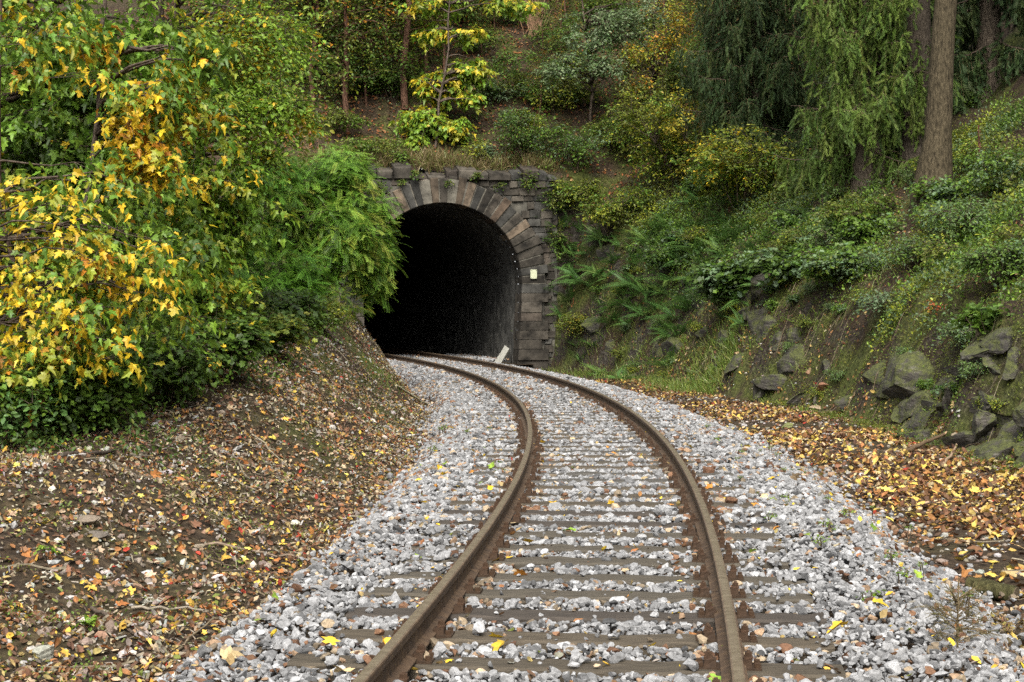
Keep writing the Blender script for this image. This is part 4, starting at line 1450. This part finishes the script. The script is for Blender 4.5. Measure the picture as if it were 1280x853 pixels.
tree('birch_tree', 'thin golden-leaved tree on the slope right of the silvery one', 'tree', b, b + [.2, .3, 7.0], .045,
     [(at(830, 60, 52), (.95, .8, .8), 70), (at(800, 110, 52), (.9, .7, .5), 50), (at(850, 20, 52), (1.1, .9, .6), 60), (at(790, 65, 52), (.5, .6, .5), 24)],
     L_OVAL, .085, [((.42, .27, .025), 2), (Y_GREEN, 3), (ORANGE, .7), (G_OLIVE, 3)], per=14, spray=.5, gap=-.2, seed=45, droop=.3, tw=.005)
protos = [o for o in COL.objects if o.name.startswith('forest_tree') and o.type == 'EMPTY'][2:6]
for k in range(20):
    x = rng.uniform(-14, 1) if k < 15 else rng.uniform(1, 12)
    y = rng.uniform(62, 76)
    dup(protos[k % len(protos)], gz(x, y) - [0, 0, .1], rng.uniform(0, 6.28), rng.uniform(.8, 1.15), 'slim dark tree deep in the forest above the tunnel')
ug = []
for v, pal in enumerate(([(G_DEEP, 3), (G_MID, 2)], [(G_MID, 2), (G_OLIVE, 2), (G_DEEP, 1)], [(G_OLIVE, 2), (Y_GREEN, 1.4), (G_MID, 1)])):
    x, y = (-5.5, -.8, 1.9)[v], (57.0, 58.5, 56.5)[v]
    ug.append(shrub('undergrowth_shrub', 'loose leafy undergrowth shrub growing in the brown leaves on the hill', 'shrub', 0, 0, 1.0, 1.1, L_OVAL, .10, pal, 90, 12, .5, seed=140 + v, base=gz(x, y), group='undergrowth shrubs on the hill', gap=.05))
for k in range(34):
    x, y = rng.uniform(-8.5, 9), rng.uniform(54.5, 68)
    if fbm(np.array([x * .5]), np.array([y * .5]), 91, 2)[0] < -.12: continue
    dup(ug[k % 3], gz(x, y), rng.uniform(0, 6.28), rng.uniform(.55, 1.25))
for k in range(18):
    b = hit(rng.uniform(690, 900), rng.uniform(20, 215), 46)
    dup(ug[k % 3], b, rng.uniform(0, 6.28), rng.uniform(.6, 1.15))
for k, (px, py, sc) in enumerate(((620, 40, .5), (705, 30, .55), (865, 60, .6), (835, 100, .5), (785, 130, .42), (700, 112, .4), (885, 150, .5), (672, 150, .35), (395, 110, .6), (430, 90, .7), (455, 130, .5), (480, 80, .7), (515, 100, .6), (530, 60, .7), (410, 60, .75), (575, 20, .6), (640, 8, .6), (600, 70, .35), (740, 10, .6), (900, 40, .6))):
    dup(protos[k % len(protos)], hit(px, py, 47) - [0, 0, .1], rng.uniform(0, 6.28), sc * rng.uniform(.9, 1.1), 'leafy sapling of the mixed undergrowth on the hillside')['group'] = 'saplings on the hillside'
# bare brush at the top
b = hit(668, 45, 51)
bw = MB()
for k in range(70):
    a, q = rng.uniform(0, 6.28), rng.uniform(.1, .75)
    L = rng.uniform(.9, 1.9)
    tube(bw, curve(b + [rng.normal(0, .12), rng.normal(0, .12), -.05], b + [math.cos(a) * q, math.sin(a) * q, L], .0, 5) + rng.normal(0, .02, (5, 3)), np.linspace(.012, .004, 5), 3, (.20, .12, .07))
tag(obj('bare_shrub', bw, M_WOOD, origin=b), 'leafless brown brush of upright twigs at the top of the slope', 'shrub')

HS = [(415, 125, 1.0, 1.2, 'dark undergrowth bush at the forest edge near the elm tip', [(G_DEEP, 3), (G_OLIVE, 1)], 71, 80), (455, 120, .9, 1.1, 'dark undergrowth bush between the forest trunks', [(G_DEEP, 3), (G_MID, 1)], 72, 80), (490, 125, .9, 1.0, 'dark undergrowth bush beside the reddish forest trunk', [(G_DEEP, 3), (G_MID, 1.5)], 73, 80), (425, 170, .7, .7, 'small bush below the red-brown forest trunk', [(G_MID, 2), (G_OLIVE, 2)], 74, 40), (620, 130, .7, .6, 'low dull shrub on the brown slope right of the young maple', [(G_DEEP, 2), (G_GREY, 2)], 75, 40), (690, 70, .9, .9, 'dark shrub below the bare brush', [(G_DEEP, 2), (G_MID, 1)], 76, 50), (585, 30, 1.0, 1.0, 'shrub at the top of the slope behind the young maple', [(G_DEEP, 2), (G_MID, 2), (G_OLIVE, 1)], 77, 70),
      (480, 195, .6, .45, 'straggly low plant on the slope above the left voussoirs', [(G_OLIVE, 2), (G_MID, 1)], 78, 24), (640, 160, .6, .5, 'grey-leaved low plant in the brown leaves above the parapet', [(G_GREY, 2), (G_MID, 1)], 79, 26),
      (660, 205, 1.0, 1.5, 'dark bushy shrub on the slope right above the parapet', [(G_DEEP, 3), (G_MID, 3), (G_GREY, 1)], 51, 90), (720, 215, 1.0, 1.2, 'grey-green shrub at the right end of the parapet', [(G_GREY, 2), (G_MID, 3), (G_DEEP, 1)], 52, 80),
      (600, 205, .5, .6, 'little pale shrub behind the parapet coping', [(G_GREY, 2), (G_OLIVE, 2), (Y_GREEN, 1)], 53, 30), (450, 205, .8, .7, 'low green shrub on the slope at the left end of the parapet', [(G_MID, 2), (G_OLIVE, 2)], 54, 50),
      (690, 135, .9, .9, 'shrub with dull leaves halfway up the slope', [(G_DEEP, 2), (G_MID, 2), (G_GREY, 2)], 55, 60), (640, 90, .7, .6, 'small fern-like shrub alone on the brown slope', [(G_DEEP, 2), (G_MID, 2)], 56, 30),
      (780, 200, 1.0, 1.1, 'olive shrub below the thin golden tree', [(G_OLIVE, 3), (G_MID, 2), (Y_GREEN, 1)], 57, 80), (720, 100, .8, .8, 'dark low shrub under the silvery tree', [(G_DEEP, 2), (G_MID, 2)], 58, 50),
      (850, 110, 1.1, 1.4, 'dull green bush between the golden tree and the dark spruce', [(G_DEEP, 2), (G_MID, 2), (G_OLIVE, 2)], 59, 90), (500, 205, .4, .35, 'tiny shrub on the coping above the arch', [(G_MID, 2), (G_OLIVE, 1)], 60, 18)]
for px, py, w, h, lab, pal, sd_, n in HS:
    shrub('hill_shrub', lab, 'shrub', px, py, w * 1.15, h * 1.15, L_OVAL, .095, pal, int(n * 1.8), 13, .45, seed=sd_, base=hit(px, py, 44))
# small plants rooted in the masonry
for s, z, lab, n in ((3.3, 4.9, 'olive creeper hanging over the right end of the masonry top', 60), (3.5, 3.6, 'creeper hanging down beside the right jamb of the portal', 60), (2.6, 5.35, 'trailing plant spilling over the coping above the right voussoirs', 34), (-2.5, 5.3, 'straggly creeper spilling over the coping above the left voussoirs', 40), (-3.4, 4.6, 'leafy creeper on the left end of the portal wall', 60), (1.0, 5.45, 'low tuft growing on the coping right of the crown', 18), (-.8, 5.45, 'low tuft growing on the coping left of the crown', 18), (-1.9, 5.0, 'small hanging plant rooted in the wall left of the crown stones', 26), (.15, 5.22, 'tiny tuft rooted under the coping above the arch', 9), (-1.2, 5.2, 'little green tuft left of the arch crown', 9), (1.7, 5.15, 'dark moss tuft in the wall right of the arch crown', 10), (-2.9, 5.25, 'small round tuft on the left wall end', 10)):
    b = P3(s, -.12, z)
    wf = grow([(stem_line(b + np.array([.02, .2, .05]), b + [0, -.12, -.05], 5), .012, .005)], [(b + [0, -.12, -.12], (.5 if n > 50 else .34 if n > 20 else .16, .14, .6 if n > 50 else .32 if n > 20 else .12), n)], L_OVAL, .07, [(G_OLIVE, 2), (G_DEEP, 2), (G_MID, 2)], per=10, spray=.2, gap=-1.5, seed=int(61 + s), tw=.003)
    plant('wall_plant', lab, 'plant', b, wf)

# ------------------------------------------------------------------ right bank: bushes, brambles, ferns
BS = [(845, 235, 1.7, 2.5, L_OVAL, .085, 'tall yellow-green hazel with thin dark stems on the right bank', [(G_OLIVE, 3), (Y_GREEN, 2.4), (G_MID, 2), ((.36, .30, .03), 1)], 81, 300),
      (925, 265, 1.5, 2.2, L_OVAL, .085, 'olive bush with yellow flecks under the dark spruce', [(G_OLIVE, 3), (Y_GREEN, 2), (G_MID, 2), (Y_LEAF, .5)], 82, 220),
      (925, 375, .9, .9, L_LOBE, .125, 'bramble mound with broad dull green leaves above the pale grass', [(G_MID, 3), (G_GREY, 2), (G_DEEP, 2)], 83, 95),
      (985, 350, .8, .7, L_LOBE, .11, 'lower bramble clump right of the broad-leaved mound', [(G_MID, 3), (G_GREY, 2), (G_DEEP, 2)], 84, 70),
      (770, 290, 1.0, 1.1, L_OVAL, .08, 'pale olive bush rooted above the rock overhang', [(G_OLIVE, 3), (Y_GREEN, 1.6), (G_MID, 2)], 85, 90),
      (720, 262, .8, .8, L_OVAL, .08, 'olive bush hanging over the right end of the masonry', [(G_OLIVE, 2), (G_MID, 2), (Y_GREEN, 1)], 86, 60),
      (840, 340, .9, .7, L_OVAL, .085, 'dense green thicket in the middle of the right bank', [(G_MID, 3), (G_GREY, 1), (G_DEEP, 2)], 87, 80),
      (1075, 290, .8, .8, L_OVAL, .07, 'olive weeds under the hanging spruce boughs', [(G_OLIVE, 3), (G_MID, 2), (G_DEEP, 1)], 88, 80),
      (1000, 255, .8, .8, L_OVAL, .075, 'dark low bush at the foot of the hanging spruce', [(G_DEEP, 3), (G_OLIVE, 2)], 89, 60),
      (1215, 300, .9, .7, L_OVAL, .06, 'pale green snowberry thicket on the right bank top', [((.12, .19, .06), 3), (G_MID, 2), (G_GREY, 2), (Y_GREEN, .4)], 90, 130),
      (1260, 350, .7, .6, L_OVAL, .055, 'bramble hanging down the bank at the right edge', [((.11, .18, .05), 3), (G_MID, 3), (G_GREY, 1)], 91, 110),
      (1150, 330, .7, .5, L_OVAL, .055, 'small-leaved weeds left of the snowberry thicket', [(G_GREY, 2), (G_MID, 3), (G_OLIVE, 2)], 92, 80),
      (1110, 395, .6, .45, L_OVAL, .05, 'wispy weeds over the mossy rock face', [(G_GREY, 3), (G_OLIVE, 2)], 93, 55),
      (1235, 420, .5, .4, L_LOBE, .085, 'broad-leaved weeds hanging over the slate slab', [(G_MID, 3), ((.11, .19, .04), 2)], 94, 45),
      (1265, 240, .8, .8, L_OVAL, .07, 'shaded bush by the spruce trunk at the right edge', [(G_MID, 2), (G_GREY, 2), (G_OLIVE, 1)], 95, 70),
      (1060, 345, .7, .5, L_OVAL, .06, 'grey-green weeds below the red-leaved sprig', [(G_GREY, 3), (G_MID, 2), (G_OLIVE, 1)], 96, 60),
      (720, 420, .5, .6, L_QUAD, .05, 'mossy green ivy cushion beside the tunnel masonry', [((.13, .18, .02), 3), (G_OLIVE, 2), ((.30, .24, .03), .6)], 97, 80)]
for px, py, w, h, tm, sz_, lab, pal, sd_, n in BS:
    shrub('bank_bush', lab, 'bush', px, py, w, h, tm, sz_ * 1.12, pal, int(n * 1.9), 14, .40, seed=sd_, lean=(-.1, -.2), gap=-.25)
shrub('red_sprig', 'thin sprig of red leaves on the right bank under the spruce', 'sprig', 1040, 290, .35, .5, L_OVAL, .075, [((.50, .09, .08), 3), ((.42, .16, .06), 1)], 7, 5, .3, seed=98, stems=3, tw=.004)
shrub('yellow_sprig', 'low sprig of yellow-orange leaves below the red sprig', 'sprig', 1050, 322, .3, .3, L_LOBE, .12, [((.60, .38, .02), 3), ((.48, .42, .03), 1)], 8, 5, .25, seed=99, stems=3, tw=.004)
shrub('orange_sprig', 'low orange-red sprig hanging on the bank below the snowberry', 'sprig', 1172, 400, .22, .3, L_OVAL, .06, [((.45, .13, .05), 3), ((.30, .2, .03), 1)], 9, 6, .2, seed=96, stems=3, tw=.004)
br = []
for v, (pal, tm, sz_) in enumerate((([(G_MID, 3), (G_GREY, 2), (G_DEEP, 1)], L_LOBE, .085), ([(G_OLIVE, 3), (G_MID, 2), (Y_GREEN, 1)], L_OVAL, .07), ([(G_GREY, 3), ((.13, .2, .06), 3), (G_MID, 1)], L_OVAL, .062))):
    x, y = float(Xc((24., 31., 38.)[v])) + 7.2, (24., 31., 38.)[v]
    br.append(shrub('bramble', 'loose bramble tangle spreading over the right bank', 'bramble', 0, 0, .8, .55, tm, sz_, pal, 110, 13, .4, seed=160 + v, base=gz(x, y), group='brambles spreading over the right bank', gap=0, lean=(-.1, -.1)))
for k in range(62):
    y = rng.uniform(19.5, 50.5)
    x = float(Xc(y)) + rng.uniform(6.0, 10.5) - 1.0 * (y > 40)
    dup(br[k % 3], gz(x, y) - [0, 0, .1], rng.uniform(0, 6.28), rng.uniform(.55, 1.15))
for k in range(46):                                              # sparser growth lower down over the rock
    y = rng.uniform(20, 51)
    x = float(Xc(y)) + rng.uniform(5.1, 6.2) - .7 * (y > 42)
    dup(br[(k + 1) % 3], gz(x, y) - [0, 0, .12], rng.uniform(0, 6.28), rng.uniform(.28, .5))
# dock stalk
b = hit(1226, 235)
dk = MB()
tube(dk, curve(b, b + [-.05, 0, 1.25], 0, 6), np.linspace(.014, .007, 6), 5, (.11, .035, .03))
Pq = b + np.array([-.03, 0, 0]) + np.stack([rng.normal(0, .02, 160), rng.normal(0, .02, 160), rng.uniform(.45, 1.25, 160)], -1)
leaves(dk, L_QUAD, Pq, rng.normal(size=(160, 3)), rng.normal(size=(160, 3)), rng.uniform(.02, .04, 160), pick([((.13, .04, .03), 2), ((.09, .035, .025), 2)], 160))
tag(obj('dock_stalk', dk, M_DRY, origin=b), 'dead dark red dock stalk standing right of the big trunk', 'plant')

fern_me = []
for v in range(4):
    m = MB()
    nf = 9 + v
    a = np.linspace(0, 2 * np.pi, nf, endpoint=False) + rng.normal(0, .25, nf)
    el = rng.uniform(.35, .95, nf)
    D = np.stack([np.cos(a) * np.cos(el), np.sin(a) * np.cos(el), np.sin(el)], -1)
    N = np.stack([-np.cos(a) * np.sin(el), -np.sin(a) * np.sin(el), np.cos(el)], -1)
    leaves(m, L_FERN, np.zeros((nf, 3)), D, N, rng.uniform(.6, 1.0, nf), pick([((.085, .17, .035), 3), ((.06, .13, .03), 2), ((.12, .19, .04), 1)], nf, .15))
    fern_me.append(m.mesh('fern', M_LEAF))
rf = np.random.default_rng(5)
FERNS = [(int(rf.uniform(690, 960)), int(rf.uniform(255, 400))) for _ in range(46)] + [(int(rf.uniform(700, 860)), int(rf.uniform(400, 470))) for _ in range(10)] + [(710, 315), (728, 290), (745, 340), (770, 330), (785, 365), (820, 330), (832, 368), (855, 330), (870, 350), (890, 365), (905, 320), (925, 300), (755, 305), (810, 305), (775, 270), (800, 265), (850, 290), (700, 325), (720, 345), (905, 400), (930, 410), (845, 400), (985, 300), (1010, 290), (700, 300), (692, 348), (738, 318), (762, 350), (800, 352), (842, 352), (795, 300), (872, 312), (905, 285), (748, 272), (822, 280), (722, 250), (965, 305), (1212, 208), (715, 330), (780, 385), (812, 372), (735, 360), (880, 345), (700, 270), (860, 380), (758, 392), (940, 320), (1185, 250), (640, 100), (755, 470), (775, 476), (725, 455)]
for px, py in FERNS:
    o = bpy.data.objects.new('fern', fern_me[rng.integers(4)])
    COL.objects.link(o)
    b = hit(px, py)
    nm = hnormal(b[0:1], b[1:2])[0]
    o.location = b + nm * .02
    o.rotation_euler = (nm[1] * -.5, nm[0] * .5, rng.uniform(0, 6.28))
    o.scale = (rng.uniform(.65, 1.05),) * 3
    tag(o, 'green fern with arching fronds growing on the bank beside the tunnel', 'fern', 'ferns on the bank beside the tunnel')

# ------------------------------------------------------------------ spruces on the right
def spruce(name, label, base, top, r0, z0, z1, Lm, nl, pal, seed, hang=(.35, 1.0), upper=None, lo=L_NEEDLE, size=.24, bark=(.095, .075, .055), step=.15, nlo=.12):
    g = np.random.default_rng(seed)
    base, top = np.asarray(base, float), np.asarray(top, float)
    wood, fol = MB(), MB()
    ax = stem_line(base - [0, 0, .9], top, 16, .009)
    hh = np.linspace(0, 1, 16)
    rad = r0 * (1 - .85 * hh) * (1 + .75 * np.exp(-np.maximum(hh * (top[2] - base[2]) - .9, 0) / .45))
    tube(wood, ax, rad, 14, bark)
    Ht = top[2] - base[2]
    PP, DD, SS, CC = [], [], [], []
    zz = list(g.uniform(z0, z1, nl))
    if upper: zz += list(g.uniform(z1, Ht * .97, upper))
    for z in zz:
        f = z / Ht
        c0 = ax[0] + (ax[-1] - ax[0]) * f
        c0[2] = base[2] + z
        up_ = z > z1
        L = Lm * (1 if not up_ else max(.15, 1.25 * (1 - (z - z1) / (Ht - z1)) + .1)) * g.uniform(.6, 1.1)
        a = g.uniform(0, 6.28)
        h = np.array([math.cos(a), math.sin(a), 0])
        t = np.linspace(0, 1, 12)
        P = c0 + h * (t * L)[:, None] + np.array([0, 0, 1.0]) * (-.55 * t + .38 * t ** 3)[:, None] * L * .8 + g.normal(0, .03, (12, 3)) * t[:, None]
        tube(wood, P, np.linspace(.028, .005, 12) * (.6 + .2 * L), 4, (.08, .06, .045))
        st_ = step * (2.2 if up_ else 1)
        for d in np.arange(.12 * L, L, st_):
            q = d / L
            p0 = np.array([np.interp(q, t, P[:, k]) for k in range(3)])
            for sg in (-1, 1):
                hl = g.uniform(*hang) * (.55 + .7 * math.sin(math.pi * min(q * 1.1, 1)))
                sdv = norm(np.cross(h, [0, 0, 1])) * sg
                m = max(2, int(hl / (nlo * (2.2 if up_ else 1))))
                tq = (np.arange(m) + g.random(m) * .6) / m
                out = sdv * g.uniform(.15, .7) + h * g.uniform(.1, .5)
                bp = p0 + out * (hl * .55 * np.sqrt(tq))[:, None] + np.array([0, 0, -1.0]) * (hl * tq ** 1.4)[:, None]
                if not up_ or g.random() < .3:
                    tube(wood, np.vstack([p0, bp]), np.linspace(.007, .002, m + 1), 3, (.17, .14, .07))
                dd = np.gradient(np.vstack([p0, bp]), axis=0)[1:]
                dd = norm(dd) + g.normal(0, .38, (m, 3))
                PP.append(bp); DD.append(dd)
                SS.append(size * g.uniform(.7, 1.25, m) * (1.9 if up_ else 1))
                CC.append(np.repeat(pick(pal, 1, .15), m, 0) * g.uniform(.8, 1.25, (m, 1)))
    PP, DD, SS, CC = np.concatenate(PP), np.concatenate(DD), np.concatenate(SS), np.concatenate(CC)
    leaves(fol, lo, PP, DD, g.normal(size=PP.shape), SS, CC)
    t = thing(name, label, 'tree', base)
    obj('trunk', wood, M_BARK, t, smooth=True, origin=base)
    obj('crown', fol, M_NEEDLE, t, origin=base)
    return t


SP = [((.085, .135, .022), 3), ((.065, .11, .02), 3), ((.11, .155, .03), 2), ((.05, .085, .018), 2)]
SPD = [((.035, .06, .02), 3), ((.026, .048, .016), 2), ((.05, .075, .022), 1.3)]
b = hit(1086, 242)
spruce('spruce_tree', 'mossy green spruce with long curtains of drooping twigs', b, b + [.1, 0, 17], .30, 1.0, 7.6, 2.0, 96, SP, 1, upper=50, nlo=.075)
b = hit(1162, 256)
spruce('spruce_tree', 'tall spruce with a thick bare brown trunk', b, at(1190, -0, b[1]) + [.45, .2, 12], .30, 10.0, 12.0, 3.4, 6, SPD, 2, upper=70, lo=L_NEEDLELO, size=.3, bark=(.055, .044, .027))
b = hit(1143, 205)
spruce('spruce_tree', 'second bare spruce trunk in shade behind the thick one', b, b + [.1, 0, 19], .34, 9.0, 11.0, 3.2, 6, SPD, 3, upper=60, lo=L_NEEDLELO, size=.3, bark=(.05, .04, .03))
b = hit(945, 205)
spruce('spruce_tree', 'dark spruce with hanging boughs left of the mossy green one', b, b + [0, 0, 15], .16, .4, 7.0, 2.1, 100, SPD, 4, upper=40, nlo=.08)
b = hit(1235, 120)
spruce('spruce_tree', 'shaded spruce deep in the dark corner at the upper right', b, b + [.1, 0, 18], .3, .8, 8.0, 2.8, 60, SPD, 5, upper=50, lo=L_NEEDLELO, size=.3)

# seedling on the ballast edge
b = hit(1196, 822)
sw, sf = MB(), MB()
tube(sw, curve(b - [0, 0, .05], b + [.01, 0, .40], 0, 6), np.linspace(.008, .003, 6), 5, (.13, .10, .055))
PP, DD = [], []
for k in range(34):
    z = rng.uniform(.04, .30)
    a = rng.uniform(0, 6.28)
    L = rng.uniform(.12, .30) * (1 - z / .5)
    e = b + [math.cos(a) * L, math.sin(a) * L, z + rng.uniform(.0, .07)]
    cv = curve(b + [0, 0, z], e, .01, 5)
    tube(sw, cv, np.linspace(.004, .0015, 5), 3, (.12, .09, .05))
    for q in np.linspace(.25, 1, 7):
        p0 = cv[0] + (cv[-1] - cv[0]) * q
        d = norm(e - cv[0]) + rng.normal(0, .55, 3)
        PP.append(p0); DD.append(d)
        tube(sw, [p0, p0 + norm(d) * .05], [.0018, .001], 3, (.13, .10, .05))
PP, DD = np.array(PP), np.array(DD)
leaves(sf, needles(9, .14, .022, 2), PP, DD, rng.normal(size=PP.shape), rng.uniform(.04, .08, len(PP)), pick([((.12, .10, .035), 3), ((.09, .10, .03), 2)], len(PP)))
t = thing('spruce_seedling', 'knee-high thin brownish spruce seedling at the ballast edge', 'seedling', b)
obj('stem', sw, M_BARK, t, origin=b)
obj('foliage', sf, M_NEEDLE, t, origin=b)
shrub('weed', 'withered brown weed beside the spruce seedling', 'weed', 1255, 800, .14, .16, L_QUAD, .03, [((.2, .13, .06), 2), ((.25, .2, .05), 1)], 14, 7, .08, seed=111, tw=.0015, stems=5)
for px, py, w, lab, pal, tm in ((905, 715, .07, 'small weed with green and yellow leaves beside the right rail', [(G_MID, 2), (Y_LEAF, 2)], L_LOBE), (1020, 690, .10, 'little green weed on the ballast right of the track', [(G_FRESH, 2), (G_MID, 1)], L_OVAL), (1085, 760, .08, 'tiny green weed near the seedling', [(G_FRESH, 2), (G_MID, 1)], L_OVAL),
                                (628, 602, .10, 'pale weed against the left rail', [(G_FRESH, 2), (Y_LEAF, 1.5)], L_LOBE), (1000, 600, .1, 'green weed on the ballast near the leafy ditch', [(G_MID, 2), (G_DEEP, 1)], L_OVAL), (110, 790, .07, 'bright green weed among leaves at the lower left', [(G_FRESH, 2)], L_LOBE), (60, 700, .08, 'small weed on the left mound', [(G_FRESH, 2), (G_MID, 1)], L_OVAL), (990, 640, .08, 'yellow-green weed between two sleeper ends on the right', [(Y_GREEN, 2), (G_FRESH, 2)], L_QUAD)):
    b = hit(px, py)
    b[2] += .03
    shrub('weed', lab, 'weed', px, py, w, w * .8, tm, .035, pal, 8, 5, .07, seed=int(px), base=b, stems=3, tw=.0015, gap=-2)
wp = None
for k in range(30):
    y = rng.uniform(8, 24)
    b = track(np.array(y), rng.uniform(1.25, 2.3) if k % 5 else rng.uniform(-2.0, -1.2), -.15)
    if wp is None:
        wp = shrub('ballast_weed', 'tiny green weed sprouting between the ballast stones beside the track', 'weed', 0, 0, .05, .04, L_OVAL, .022, [(G_FRESH, 2), (G_MID, 2), (Y_GREEN, .6)], 8, 4, .05, seed=171, base=b, stems=3, tw=.0015, gap=-2, group='weeds in the ballast')
    else:
        dup(wp, b, rng.uniform(0, 6.28), rng.uniform(.6, 1.3))
